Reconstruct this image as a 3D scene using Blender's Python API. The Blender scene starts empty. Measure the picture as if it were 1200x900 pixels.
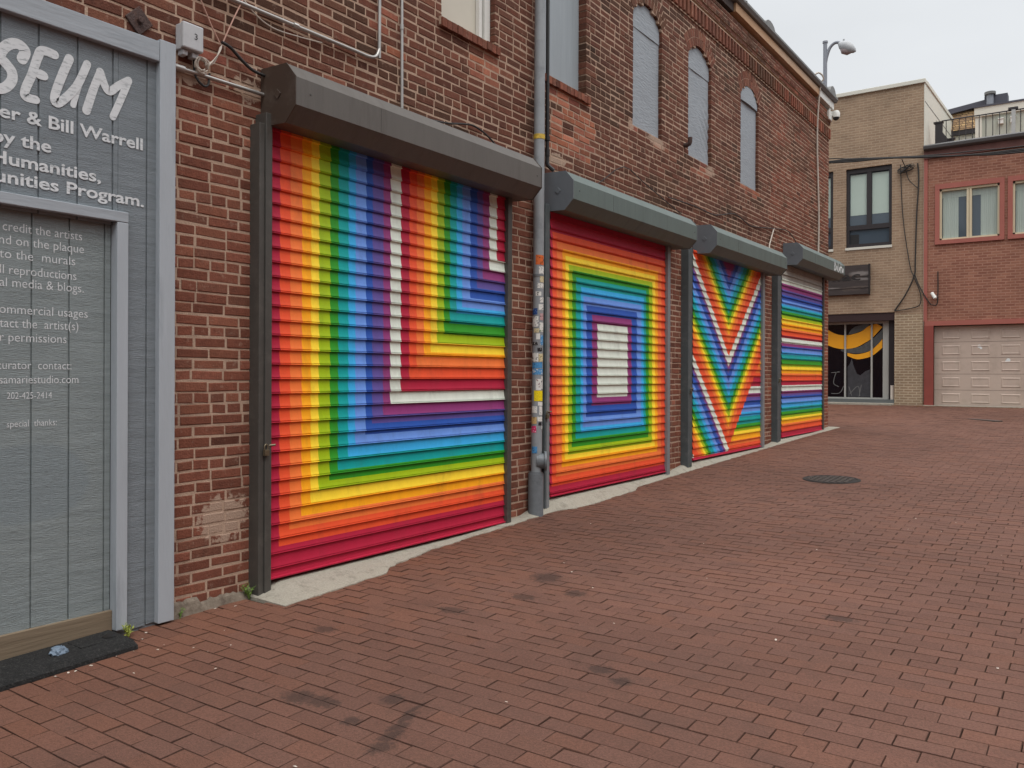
import bpy, bmesh, math, random
from mathutils import Vector, Matrix, noise as mnoise
random.seed(11)
R = random.Random(5)
SC = bpy.context.scene
COL = SC.collection

# ------------------------------------------------------------------ camera
cam_d = bpy.data.cameras.new("camera")
cam = bpy.data.objects.new("camera", cam_d); COL.objects.link(cam)
_F, _V = 985.0, 688.0; _n = math.hypot(_F, _V)
fwd = Vector((-_V / _n, _F / _n, 0)); rgt = Vector((_F / _n, _V / _n, 0)); upv = Vector((0, 0, 1))
_r = 0.0035
rr = rgt * math.cos(_r) + upv * math.sin(_r); uu = upv * math.cos(_r) - rgt * math.sin(_r)
cam.matrix_world = Matrix(((rr.x, uu.x, -fwd.x, 4.38), (rr.y, uu.y, -fwd.y, 0.0), (rr.z, uu.z, -fwd.z, 1.5), (0, 0, 0, 1)))
cam_d.sensor_fit = 'HORIZONTAL'; cam_d.sensor_width = 36.0; cam_d.lens = 36.0 * _F / 1200.0
cam_d.shift_y = -10.5 / 1200.0
cam_d.clip_start = 0.05; cam_d.clip_end = 3000
SC.camera = cam

# ------------------------------------------------------------------ light
SC.view_settings.view_transform = 'Standard'; SC.view_settings.look = 'None'
SC.view_settings.exposure = 0.22; SC.view_settings.gamma = 1.0
SUN_EL, SUN_AZ = math.radians(58), math.radians(125)      # azimuth from +Y clockwise
W = bpy.data.worlds.new("World"); SC.world = W; W.use_nodes = True
nt = W.node_tree; nt.nodes.clear()
def wn(t, **k):
    n = nt.nodes.new(t)
    for a, b in k.items(): setattr(n, a, b)
    return n
sky = wn('ShaderNodeTexSky', sky_type='NISHITA', sun_disc=False, sun_elevation=SUN_EL, sun_rotation=SUN_AZ)
tc = wn('ShaderNodeTexCoord'); sep = wn('ShaderNodeSeparateXYZ'); nt.links.new(tc.outputs['Generated'], sep.inputs[0])
ramp = wn('ShaderNodeValToRGB'); nt.links.new(sep.outputs['Z'], ramp.inputs[0])
e = ramp.color_ramp.elements
e[0].position = 0.0; e[0].color = (.285, .292, .298, 1)
e[1].position = 1.0; e[1].color = (1, 1, 1, 1)
a = ramp.color_ramp.elements.new(.42); a.color = (.300, .310, .320, 1)
a = ramp.color_ramp.elements.new(.62); a.color = (.66, .67, .69, 1)
no = wn('ShaderNodeTexNoise'); no.inputs['Scale'].default_value = 2.2; no.inputs['Detail'].default_value = 4
mpv = wn('ShaderNodeMapping'); mpv.inputs['Scale'].default_value = (1, 1, 2.6)
nt.links.new(tc.outputs['Generated'], mpv.inputs[0]); nt.links.new(mpv.outputs[0], no.inputs['Vector'])
mr = wn('ShaderNodeMapRange'); mr.inputs[1].default_value = .3; mr.inputs[2].default_value = .7; mr.inputs[3].default_value = 21.8; mr.inputs[4].default_value = 24.6
nt.links.new(no.outputs['Fac'], mr.inputs[0])
mul = wn('ShaderNodeVectorMath', operation='SCALE'); nt.links.new(ramp.outputs[0], mul.inputs[0]); nt.links.new(mr.outputs[0], mul.inputs['Scale'])
mix = wn('ShaderNodeMixRGB'); mix.inputs[0].default_value = .96
nt.links.new(sky.outputs[0], mix.inputs[1]); nt.links.new(mul.outputs[0], mix.inputs[2])
bg = wn('ShaderNodeBackground'); bg.inputs[1].default_value = 0.1; nt.links.new(mix.outputs[0], bg.inputs[0])
wo = wn('ShaderNodeOutputWorld'); nt.links.new(bg.outputs[0], wo.inputs[0])

sl = bpy.data.lights.new("sun", 'SUN'); sl.energy = 1.0; sl.angle = math.radians(25); sl.color = (1.0, .97, .93)
so = bpy.data.objects.new("sun", sl); COL.objects.link(so)
sd = Vector((math.sin(SUN_AZ) * math.cos(SUN_EL), math.cos(SUN_AZ) * math.cos(SUN_EL), math.sin(SUN_EL)))
so.rotation_euler = sd.to_track_quat('Z', 'Y').to_euler(); so.location = (8, -4, 20)

# ------------------------------------------------------------------ helpers
def lin(c):
    def f(v):
        v /= 255.0
        return v / 12.92 if v <= .04045 else ((v + .055) / 1.055) ** 2.4
    return (f(c[0]), f(c[1]), f(c[2]))
def gz(y):                       # street level: the alley climbs gently away from the camera
    return .01 + .0281 * min(max(y, -40), 40)

class MB:
    def __init__(s): s.v = []; s.f = []; s.m = []; s.c = []
    def face(s, pts, m=0, c=None):
        i = len(s.v); s.v.extend([tuple(p) for p in pts]); s.f.append(tuple(range(i, i + len(pts)))); s.m.append(m); s.c.append(c)
    def mesh(s, vs, fs, m=0, c=None):
        i = len(s.v); s.v.extend([tuple(p) for p in vs])
        for f in fs: s.f.append(tuple(i + k for k in f)); s.m.append(m); s.c.append(c)
    def box(s, x0, x1, y0, y1, z0, z1, m=0, c=None):
        v = [(x0, y0, z0), (x1, y0, z0), (x1, y1, z0), (x0, y1, z0), (x0, y0, z1), (x1, y0, z1), (x1, y1, z1), (x0, y1, z1)]
        s.mesh(v, [(0, 3, 2, 1), (4, 5, 6, 7), (0, 1, 5, 4), (1, 2, 6, 5), (2, 3, 7, 6), (3, 0, 4, 7)], m, c)
    def prism(s, prof, axis, a0, a1, m=0, c=None, caps=True):
        """closed profile (list of 2D) extruded along axis; profile axes are the two others in xyz order"""
        def P(p, t):
            if axis == 'X': return (t, p[0], p[1])
            if axis == 'Y': return (p[0], t, p[1])
            return (p[0], p[1], t)
        n = len(prof)
        vs = [P(p, a0) for p in prof] + [P(p, a1) for p in prof]
        fs = [(i, (i + 1) % n, n + (i + 1) % n, n + i) for i in range(n)]
        if caps: fs += [tuple(range(n))[::-1], tuple(range(n, 2 * n))]
        s.mesh(vs, fs, m, c)
    def tube(s, pts, r, n=8, m=0, c=None, smooth=0, caps=True):
        pts = [Vector(p) for p in pts]
        if smooth: pts = catmull(pts, smooth)
        rs = r if isinstance(r, (list, tuple)) else [r] * len(pts)
        rings = []; up = None
        for i, p in enumerate(pts):
            d = (pts[min(i + 1, len(pts) - 1)] - pts[max(i - 1, 0)])
            if d.length < 1e-9: d = Vector((0, 0, 1))
            d.normalize()
            if up is None:
                a = Vector((0, 0, 1)) if abs(d.z) < .9 else Vector((1, 0, 0))
                u = d.cross(a).normalized()
            else:
                u = (up - d * up.dot(d))
                u = u.normalized() if u.length > 1e-6 else d.orthogonal().normalized()
            up = u; w = d.cross(u)
            rr_ = rs[min(i, len(rs) - 1)]
            rings.append([p + (u * math.cos(2 * math.pi * k / n) + w * math.sin(2 * math.pi * k / n)) * rr_ for k in range(n)])
        vs = [q for ring in rings for q in ring]
        fs = [(i * n + k, i * n + (k + 1) % n, (i + 1) * n + (k + 1) % n, (i + 1) * n + k) for i in range(len(pts) - 1) for k in range(n)]
        if caps: fs += [tuple(range(n))[::-1], tuple((len(pts) - 1) * n + k for k in range(n))]
        s.mesh(vs, fs, m, c)
    def build(s, name, mats, parent=None, smooth=False, bevel=0, fixn=True):
        me = bpy.data.meshes.new(name); me.from_pydata(s.v, [], s.f)
        for mm in (mats if isinstance(mats, (list, tuple)) else [mats]): me.materials.append(mm)
        me.polygons.foreach_set('material_index', s.m)
        if any(c is not None for c in s.c):
            at = me.color_attributes.new('Col', 'FLOAT_COLOR', 'CORNER'); buf = []
            for p, c in zip(s.f, s.c): buf.extend((*(c or (.5, .5, .5)), 1.0) * len(p))
            at.data.foreach_set('color', buf)
        if smooth: me.polygons.foreach_set('use_smooth', [True] * len(s.f))
        me.update()
        if fixn:
            b = bmesh.new(); b.from_mesh(me); bmesh.ops.recalc_face_normals(b, faces=b.faces); b.to_mesh(me); b.free()
        o = bpy.data.objects.new(name, me); COL.objects.link(o)
        if smooth:
            try: me.set_sharp_from_angle(angle=math.radians(40))
            except Exception: pass
        if bevel:
            md = o.modifiers.new('bevel', 'BEVEL'); md.width = bevel; md.segments = 2; md.limit_method = 'ANGLE'
        if parent is not None:
            o.parent = parent
            if parent.type == 'EMPTY': o.matrix_parent_inverse = Matrix.Translation(-parent.location)
        return o
def catmull(pts, k):
    out = []
    for i in range(len(pts) - 1):
        p0, p1, p2, p3 = pts[max(i - 1, 0)], pts[i], pts[i + 1], pts[min(i + 2, len(pts) - 1)]
        for j in range(k):
            t = j / k
            out.append(.5 * ((2 * p1) + (p2 - p0) * t + (2 * p0 - 5 * p1 + 4 * p2 - p3) * t * t + (3 * p1 - p0 - 3 * p2 + p3) * t ** 3))
    out.append(pts[-1]); return out
def tag(o, label, cat, group=None, kind=None):
    if label: o['label'] = label
    if cat: o['category'] = cat
    if group: o['group'] = group
    if kind: o['kind'] = kind
    return o
def thing(name, loc, label, cat, group=None):
    o = bpy.data.objects.new(name, None); COL.objects.link(o); o.location = loc; o.empty_display_size = .2
    return tag(o, label, cat, group)

# ------------------------------------------------------------------ materials
def mat(name, col=(128, 128, 128), rough=.6, var=.12, scale=6.0, bump=.0, bscale=60.0, metal=0.0, attr=False, stretch=(1, 1, 1),
        dirt=None, dirt_amt=.0, dirt_scale=2.0, spec=.5, extra=None):
    m = bpy.data.materials.new(name); m.use_nodes = True; t = m.node_tree; N = t.nodes; L = t.links
    b = N['Principled BSDF']; b.inputs['Roughness'].default_value = rough; b.inputs['Metallic'].default_value = metal
    b.inputs['Specular IOR Level'].default_value = spec
    g = N.new('ShaderNodeNewGeometry'); mp = N.new('ShaderNodeMapping'); mp.inputs['Scale'].default_value = stretch
    L.new(g.outputs['Position'], mp.inputs[0])
    n1 = N.new('ShaderNodeTexNoise'); n1.inputs['Scale'].default_value = scale; n1.inputs['Detail'].default_value = 6; n1.inputs['Roughness'].default_value = .65
    L.new(mp.outputs[0], n1.inputs['Vector'])
    r1 = N.new('ShaderNodeMapRange'); r1.inputs[1].default_value = .25; r1.inputs[2].default_value = .75; r1.inputs[3].default_value = 1 - var; r1.inputs[4].default_value = 1 + var
    L.new(n1.outputs['Fac'], r1.inputs[0])
    sc = N.new('ShaderNodeVectorMath'); sc.operation = 'SCALE'; L.new(r1.outputs[0], sc.inputs['Scale'])
    if attr:
        at = N.new('ShaderNodeAttribute'); at.attribute_name = 'Col'; L.new(at.outputs['Color'], sc.inputs[0])
    else: sc.inputs[0].default_value = lin(col)
    out = sc.outputs[0]
    if dirt:
        n2 = N.new('ShaderNodeTexNoise'); n2.inputs['Scale'].default_value = dirt_scale; n2.inputs['Detail'].default_value = 8; n2.inputs['Roughness'].default_value = .7
        L.new(mp.outputs[0], n2.inputs['Vector'])
        r2 = N.new('ShaderNodeMapRange'); r2.inputs[1].default_value = .52; r2.inputs[2].default_value = .72; r2.inputs[3].default_value = 0; r2.inputs[4].default_value = dirt_amt
        L.new(n2.outputs['Fac'], r2.inputs[0])
        mx = N.new('ShaderNodeMixRGB'); mx.inputs[2].default_value = (*lin(dirt), 1); L.new(r2.outputs[0], mx.inputs[0]); L.new(out, mx.inputs[1]); out = mx.outputs[0]
    if extra: out = extra(t, g, out)
    L.new(out, b.inputs['Base Color'])
    if bump:
        n3 = N.new('ShaderNodeTexNoise'); n3.inputs['Scale'].default_value = bscale; n3.inputs['Detail'].default_value = 5
        L.new(mp.outputs[0], n3.inputs['Vector'])
        bp = N.new('ShaderNodeBump'); bp.inputs['Strength'].default_value = bump; bp.inputs['Distance'].default_value = .01
        L.new(n3.outputs['Fac'], bp.inputs['Height']); L.new(bp.outputs[0], b.inputs['Normal'])
    return m

def blotches(spots, col, soft=.35, nscale=9.0, namt=.9, strength=.8):
    """stains with a place and shape of their own: (x, y, z, rx, ry, rz)"""
    def fn(t, g, out):
        N, L = t.nodes, t.links
        nz = N.new('ShaderNodeTexNoise'); nz.inputs['Scale'].default_value = nscale; nz.inputs['Detail'].default_value = 6; nz.inputs['Roughness'].default_value = .7
        L.new(g.outputs['Position'], nz.inputs['Vector'])
        prev = None
        for (x, y, z, rx, ry, rz) in spots:
            s1 = N.new('ShaderNodeVectorMath'); s1.operation = 'SUBTRACT'; s1.inputs[1].default_value = (x, y, z); L.new(g.outputs['Position'], s1.inputs[0])
            s2 = N.new('ShaderNodeVectorMath'); s2.operation = 'DIVIDE'; s2.inputs[1].default_value = (rx, ry, rz); L.new(s1.outputs[0], s2.inputs[0])
            ln = N.new('ShaderNodeVectorMath'); ln.operation = 'LENGTH'; L.new(s2.outputs[0], ln.inputs[0])
            if prev is None: prev = ln.outputs['Value']
            else:
                mn = N.new('ShaderNodeMath'); mn.operation = 'MINIMUM'; L.new(prev, mn.inputs[0]); L.new(ln.outputs['Value'], mn.inputs[1]); prev = mn.outputs[0]
        ad = N.new('ShaderNodeMath'); ad.operation = 'MULTIPLY_ADD'; ad.inputs[1].default_value = namt * 2; L.new(nz.outputs['Fac'], ad.inputs[0]); L.new(prev, ad.inputs[2])
        mr = N.new('ShaderNodeMapRange'); mr.inputs[1].default_value = 1 + namt - soft; mr.inputs[2].default_value = 1 + namt + soft; mr.inputs[3].default_value = strength; mr.inputs[4].default_value = 0
        L.new(ad.outputs[0], mr.inputs[0])
        mx = N.new('ShaderNodeMixRGB'); mx.inputs[2].default_value = (*lin(col), 1); L.new(mr.outputs[0], mx.inputs[0]); L.new(out, mx.inputs[1])
        return mx.outputs[0]
    return fn

def smear(col, scale, lo, hi, amt, then):
    def fn(t, g, out):
        N, L = t.nodes, t.links
        nz = N.new('ShaderNodeTexNoise'); nz.inputs['Scale'].default_value = scale; nz.inputs['Detail'].default_value = 9; nz.inputs['Roughness'].default_value = .72; L.new(g.outputs['Position'], nz.inputs['Vector'])
        mr = N.new('ShaderNodeMapRange'); mr.inputs[1].default_value = lo; mr.inputs[2].default_value = hi; mr.inputs[3].default_value = 0; mr.inputs[4].default_value = amt; L.new(nz.outputs['Fac'], mr.inputs[0])
        mx = N.new('ShaderNodeMixRGB'); mx.inputs[2].default_value = (*lin(col), 1); L.new(mr.outputs[0], mx.inputs[0]); L.new(out, mx.inputs[1])
        return then(t, g, mx.outputs[0]) if then else mx.outputs[0]
    return fn
def brick_shader(name, c1, c2, mort, bw=.21, bh=.072, msize=.010, rough=.85, bump=.5):
    m = bpy.data.materials.new(name); m.use_nodes = True; t = m.node_tree; N = t.nodes; L = t.links
    b = N['Principled BSDF']; b.inputs['Roughness'].default_value = rough; b.inputs['Specular IOR Level'].default_value = .25
    g = N.new('ShaderNodeNewGeometry'); s = N.new('ShaderNodeSeparateXYZ'); L.new(g.outputs['Position'], s.inputs[0])
    ad = N.new('ShaderNodeMath'); L.new(s.outputs['X'], ad.inputs[0]); L.new(s.outputs['Y'], ad.inputs[1])
    cb = N.new('ShaderNodeCombineXYZ'); L.new(ad.outputs[0], cb.inputs[0]); L.new(s.outputs['Z'], cb.inputs[1])
    br = N.new('ShaderNodeTexBrick'); L.new(cb.outputs[0], br.inputs['Vector'])
    br.inputs['Color1'].default_value = (*lin(c1), 1); br.inputs['Color2'].default_value = (*lin(c2), 1); br.inputs['Mortar'].default_value = (*lin(mort), 1)
    br.inputs['Scale'].default_value = 1; br.inputs['Brick Width'].default_value = bw; br.inputs['Row Height'].default_value = bh
    br.inputs['Mortar Size'].default_value = msize; br.inputs['Mortar Smooth'].default_value = .3
    nz = N.new('ShaderNodeTexNoise'); nz.inputs['Scale'].default_value = 1.6; nz.inputs['Detail'].default_value = 8; nz.inputs['Roughness'].default_value = .7; L.new(g.outputs['Position'], nz.inputs['Vector'])
    mr = N.new('ShaderNodeMapRange'); mr.inputs[1].default_value = .3; mr.inputs[2].default_value = .7; mr.inputs[3].default_value = .8; mr.inputs[4].default_value = 1.15; L.new(nz.outputs['Fac'], mr.inputs[0])
    sc = N.new('ShaderNodeVectorMath'); sc.operation = 'SCALE'; L.new(br.outputs['Color'], sc.inputs[0]); L.new(mr.outputs[0], sc.inputs['Scale'])
    L.new(sc.outputs[0], b.inputs['Base Color'])
    bp = N.new('ShaderNodeBump'); bp.inputs['Strength'].default_value = bump; bp.inputs['Distance'].default_value = .008; bp.invert = True
    L.new(br.outputs['Fac'], bp.inputs['Height']); L.new(bp.outputs[0], b.inputs['Normal'])
    return m

def glass_mat(name, tint=(20, 26, 32), rough=.05):
    m = mat(name, tint, rough, .05, 3, spec=.6); return m

M = {}
M['brick'] = mat('old_brick', attr=True, rough=.88, var=.22, scale=26, bump=.55, bscale=90, spec=.2,
                 dirt=(66, 48, 43), dirt_amt=.35, dirt_scale=9.0,
                 extra=smear((170, 146, 128), 15, .57, .72, .5, blotches([(0, 3.2, .62, .3, .17, .13), (0, 3.36, 3.28, .3, .1, .06), (0, 2.95, 3.25, .3, .12, .05), (0, 6.98, 3.62, .3, .25, .06), (0, 9.3, 4.32, .3, .22, .07), (0, 8.63, 4.36, .3, .06, .06), (0, 11.0, 4.3, .3, .15, .06)], (172, 150, 132), nscale=17, namt=1.5, soft=.12)))
M['mortar'] = mat('lime_mortar', (174, 149, 130), .95, .14, 14, .6, 140, spec=.1, dirt=(120, 100, 88), dirt_amt=.7, dirt_scale=2.2)
M['core'] = mat('dark_core', (60, 52, 48), .95)
M['paver'] = mat('clay_paver', attr=True, rough=.82, var=.34, scale=95, bump=.7, bscale=190, spec=.25, dirt=(82, 62, 54), dirt_amt=.45, dirt_scale=3.4,
                 extra=smear((150, 122, 104), 120, .66, .74, .5, blotches([(1.34, 4.77, .14, .10, .11, .3), (1.70, 4.54, .14, .07, .07, .3), (1.47, 4.29, .13, .08, .05, .3), (1.50, 2.5, .08, .08, .06, .3),
                                 (1.62, 2.52, .08, .08, .05, .3), (1.86, 2.70, .08, .05, .05, .3), (1.87, 2.45, .08, .04, .04, .3), (1.27, 3.85, .12, .09, .05, .3),
                                 (2.135, 2.35, .08, .045, .06, .3), (2.10, 2.44, .08, .034, .06, .3), (2.07, 2.52, .08, .03, .06, .3), (2.04, 2.60, .08, .022, .06, .3), (2.01, 2.67, .08, .016, .06, .3),
                                 (2.45, 3.5, .1, .06, .05, .3), (2.6, 3.42, .1, .05, .05, .3), (3.2, 4.9, .15, .08, .05, .3), (.9, 3.2, .1, .07, .05, .3)], (46, 39, 36), nscale=42, soft=.3, namt=1.45, strength=.6)))
M['joint'] = mat('sand_joint', (54, 42, 35), .95, .25, 20, .4, 80, spec=.1, dirt=(90, 92, 52), dirt_amt=.5, dirt_scale=1.2)
M['concrete'] = mat('pale_concrete', (158, 153, 140), .92, .24, 90, .6, 120, spec=.2, dirt=(112, 106, 96), dirt_amt=.7, dirt_scale=9, extra=smear((92, 84, 74), 26, .60, .70, .6, None))
M['hoodA'] = mat('brown_steel', (88, 84, 79), .5, .10, 5, .08, 18, stretch=(1, 2.2, .35), dirt=(66, 58, 52), dirt_amt=.55, dirt_scale=4, extra=smear((128, 122, 114), 60, .62, .70, .35, None))
M['capA'] = mat('dark_brown_steel', (66, 54, 46), .5, .10, 5, dirt=(104, 98, 90), dirt_amt=.5, dirt_scale=4)
M['hoodB'] = mat('green_grey_steel', (88, 101, 97), .5, .10, 5, .08, 18, stretch=(1, 2.2, .35), dirt=(68, 74, 70), dirt_amt=.5, dirt_scale=4, extra=smear((136, 144, 138), 40, .62, .70, .4, None))
M['capB'] = mat('slate_steel', (98, 104, 109), .45, .08, 4, dirt=(112, 118, 122), dirt_amt=.4, dirt_scale=5)
M['railA'] = mat('dark_rail_steel', (70, 68, 64), .5, .12, 8, .05, 40, dirt=(96, 92, 86), dirt_amt=.5, dirt_scale=9)
M['railB'] = mat('slate_rail_steel', (74, 82, 84), .5, .12, 8, .05, 40, dirt=(110, 112, 112), dirt_amt=.5, dirt_scale=9)
M['railC'] = mat('pale_rail_steel', (120, 124, 126), .5, .12, 8)
M['paint'] = mat('shutter_paint', attr=True, rough=.5, var=.07, scale=12, bump=.06, bscale=50, spec=.22, stretch=(1, 1, .5), dirt=(66, 54, 50), dirt_amt=.22, dirt_scale=5,
                 extra=smear((190, 182, 172), 160, .70, .75, .6, None))
M['zinc'] = mat('grey_painted_pipe', (138, 143, 146), .45, .10, 5, .05, 30, dirt=(96, 100, 104), dirt_amt=.5, dirt_scale=6)
M['zincdark'] = mat('worn_grey_pipe', (108, 114, 118), .5, .16, 12, .1, 50, dirt=(66, 70, 74), dirt_amt=.6, dirt_scale=9)
M['galv'] = mat('galvanised_conduit', (170, 168, 164), .35, .10, 8, metal=.6)
M['woodpaint'] = mat('grey_painted_timber', (160, 167, 173), .7, .10, 5, .25, 40, stretch=(1, 1, .15), spec=.3, dirt=(116, 124, 130), dirt_amt=.6, dirt_scale=7)
M['woodpaintH'] = mat('grey_painted_timber_rail', (154, 161, 167), .7, .10, 5, .25, 40, stretch=(1, .15, 1), spec=.3, dirt=(112, 120, 126), dirt_amt=.6, dirt_scale=7)
M['clad'] = mat('rough_sawn_cladding', (122, 130, 135), .85, .2, 9.0, .55, 70, stretch=(1, .35, 5), spec=.15, dirt=(134, 140, 142), dirt_amt=.55, dirt_scale=26)
M['doorclad'] = mat('rough_sawn_door', (130, 139, 140), .85, .2, 9.0, .55, 70, stretch=(1, .35, 5), spec=.15, dirt=(134, 142, 138), dirt_amt=.55, dirt_scale=22,
                    extra=blotches([(0, 2.06, .95, .3, .3, .20)], (120, 131, 136), soft=.06, namt=.12, strength=.5))
M['whitepaint'] = mat('worn_white_lettering', (206, 210, 212), .8, .06, 12, spec=.2, dirt=(122, 130, 134), dirt_amt=1.0, dirt_scale=60, stretch=(1, .35, 1.4))
M['chalk'] = mat('thin_white_lettering', (206, 210, 212), .8, .06, 12, spec=.2, dirt=(128, 135, 138), dirt_amt=1.0, dirt_scale=80)
M['rawwood'] = mat('weathered_board', (122, 108, 90), .8, .25, 5, .3, 40, stretch=(1, .1, 1.8), spec=.2, dirt=(112, 84, 62), dirt_amt=.7, dirt_scale=5)
M['rubber'] = mat('black_rubber', (36, 36, 36), .9, .3, 25, .9, 150, spec=.25, dirt=(92, 90, 86), dirt_amt=.6, dirt_scale=85)
M['board'] = mat('grey_window_board', (146, 153, 159), .62, .14, 5, .7, 20, spec=.3, stretch=(1, .5, 2.6), dirt=(112, 120, 126), dirt_amt=.6, dirt_scale=5, extra=smear((186, 190, 192), 30, .58, .68, .5, None))
M['boardwood'] = mat('streaked_grey_board', (146, 155, 160), .6, .12, 3, .2, 22, spec=.35, stretch=(1, 3, .2), dirt=(152, 162, 168), dirt_amt=.7, dirt_scale=5)
M['cream'] = mat('cream_blind', (196, 192, 178), .8, .05, 3)
M['white'] = mat('white_paint', (212, 212, 206), .5, .05, 4)
M['plastic'] = mat('pale_grey_plastic', (178, 180, 182), .5, .05, 5, dirt=(140, 140, 140), dirt_amt=.3, dirt_scale=12)
M['black'] = mat('black_plastic', (24, 24, 25), .5, .1, 5)
M['cable'] = mat('black_cable', (30, 28, 27), .6, .1, 5)
M['cablew'] = mat('dusty_white_cable', (186, 176, 164), .6, .1, 8)
M['cablep'] = mat('pinkish_wire', (178, 138, 122), .6, .1, 8)
M['rust'] = mat('rusted_iron', (70, 54, 50), .85, .25, 30, .6, 90, dirt=(98, 62, 44), dirt_amt=.5, dirt_scale=20)
M['iron'] = mat('cast_iron', (74, 66, 61), .6, .2, 20, .3, 80, dirt=(84, 72, 64), dirt_amt=.5, dirt_scale=12)
M['irondark'] = mat('dirty_iron', (30, 27, 25), .9, .3, 20)
M['brass'] = mat('tarnished_lock', (122, 112, 92), .4, .1, 20, metal=.7)
M['fasciatan'] = mat('tan_fascia', (176, 140, 106), .75, .12, 4, stretch=(1, .2, 1), dirt=(190, 176, 160), dirt_amt=.7, dirt_scale=1.2)
M['gapdark'] = mat('dark_gap_strip', (60, 48, 44), .8, .2, 6)
M['gutter'] = mat('grey_gutter', (104, 104, 102), .5, .15, 4, dirt=(70, 70, 68), dirt_amt=.6, dirt_scale=3)
M['tan'] = brick_shader('tan_brick', (154, 131, 108), (143, 120, 99), (164, 145, 124))
M['pier'] = brick_shader('tan_pier_brick', (150, 130, 106), (142, 122, 99), (180, 165, 142), msize=.011)
M['redbrick'] = brick_shader('red_brick', (150, 105, 86), (130, 85, 70), (160, 122, 104))
M['mainbrick'] = brick_shader('end_brick', (112, 62, 52), (92, 54, 48), (170, 146, 130))
M['redpaint'] = mat('red_painted_trim', (156, 90, 78), .7, .08, 3)
M['redpier'] = mat('red_painted_pier', (132, 62, 52), .7, .10, 3)
M['taupe'] = mat('taupe_door_paint', (184, 167, 153), .6, .06, 3, dirt=(150, 136, 122), dirt_amt=.5, dirt_scale=2)
M['siding'] = mat('pale_siding', (204, 202, 190), .7, .05, 2, dirt=(176, 176, 166), dirt_amt=.4, dirt_scale=1.0)
M['sidinggrey'] = mat('grey_green_siding', (168, 172, 160), .7, .05, 2)
M['darktrim'] = mat('dark_window_frame', (38, 32, 34), .5, .1, 5)
M['maroon'] = mat('dark_maroon_soffit', (44, 22, 22), .7, .1, 5)
M['greytrim'] = mat('grey_sill', (88, 92, 92), .6, .1, 4)
M['alu'] = mat('silver_frame', (164, 164, 158), .45, .05, 4)
M['glass'] = glass_mat('dark_glass', (14, 14, 20))
M['glassblue'] = glass_mat('blue_grey_glass', (70, 82, 92), .08)
M['blind'] = mat('pale_green_blind', (172, 188, 178), .6, .04, 3)
M['curtain'] = mat('pale_curtain', (160, 172, 164), .7, .12, 9, stretch=(3, 1, .05))
M['yellow'] = mat('yellow_decal', (230, 158, 20), .5, .03, 3)
M['grey_decal'] = mat('grey_decal', (74, 76, 76), .5, .35, 14)
M['greyblob'] = mat('dark_grey_decal', (52, 52, 56), .6, .35, 12)
M['signwood'] = mat('charred_plank', (58, 50, 48), .8, .3, 6, .3, 40, stretch=(.3, 1, 2), dirt=(112, 98, 88), dirt_amt=.8, dirt_scale=2.6, extra=blotches([(-1.12, 24.9, 4.38, .26, .3, .06), (-1.12, 24.9, 4.22, .22, .3, .035), (-2.0, 24.9, 4.0, .3, .3, .02)], (132, 126, 122), nscale=8, namt=.5, strength=.7))
M['signletter'] = mat('dark_letter', (30, 25, 24), .7)
M['shingle'] = brick_shader('tan_shingles', (176, 146, 104), (120, 96, 74), (92, 74, 60), bw=.17, bh=.085, msize=.012)
M['slate'] = mat('slate_cap', (66, 66, 76), .6, .08, 4)
M['lampgrey'] = mat('lamp_grey', (128, 132, 140), .45, .06, 5)
M['lamphead'] = mat('lamp_housing', (160, 162, 164), .5, .06, 5)
M['lens'] = mat('lamp_lens', (150, 134, 134), .25, .05, 5)
M['leaf'] = mat('weed_leaf', (96, 124, 48), .6, .3, 40)
M['leafy'] = mat('yellow_weed_leaf', (146, 156, 66), .6, .3, 40)
M['litter'] = mat('dry_litter', (150, 112, 72), .9, .35, 30)
M['petal'] = mat('pale_scrap', (206, 196, 184), .8, .1, 30)
M['spray'] = mat('white_spray_paint', (214, 218, 216), .7, .05, 20)
M['lump'] = mat('crumpled_blue_grey_rag', (104, 120, 136), .6, .15, 20, .4, 60)

# ------------------------------------------------------------------ ground
def sheet(name, mats, x0, x1, ys, zoff, sub=1):
    b = MB()
    for i in range(len(ys) - 1):
        b.face([(x0, ys[i], gz(ys[i]) + zoff), (x1, ys[i], gz(ys[i]) + zoff), (x1, ys[i + 1], gz(ys[i + 1]) + zoff), (x0, ys[i + 1], gz(ys[i + 1]) + zoff)])
    return b.build(name, mats)
g = sheet('ground', M['joint'], -900, 900, [-900, -40, 40, 900], -.011); tag(g, None, None, kind='structure')

APRON = [(-.05, 3.37), (.03, 3.37), (.38, 3.34), (.37, 3.63), (.36, 4.26), (.27, 4.37), (.23, 4.6), (.17, 4.95), (.15, 5.53), (.155, 5.75), (.15, 6.12), (.14, 6.47), (.14, 6.62), (.13, 6.81),
         (.17, 6.94), (.22, 7.0), (.26, 7.38), (.24, 7.78), (.24, 8.29), (.15, 8.51), (.14, 9.78), (.14, 10.43), (.14, 11.26), (.15, 12.36), (.15, 13.57), (.16, 14.86), (.22, 17.25), (-.05, 17.25)]
def apron_x(y):
    for (xa, ya), (xb, yb) in zip(APRON[2:-1], APRON[3:-1]):
        if ya <= y <= yb: return xa + (xb - xa) * (y - ya) / max(yb - ya, 1e-6)
    return 0.0
pv = MB(); PL, PW, J = .202, .1005, .0038
pal = [(107, 76, 64), (105, 75, 64), (109, 77, 65), (106, 76, 65), (103, 73, 62), (109, 76, 63)]
row = 0; y = -3.0
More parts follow.
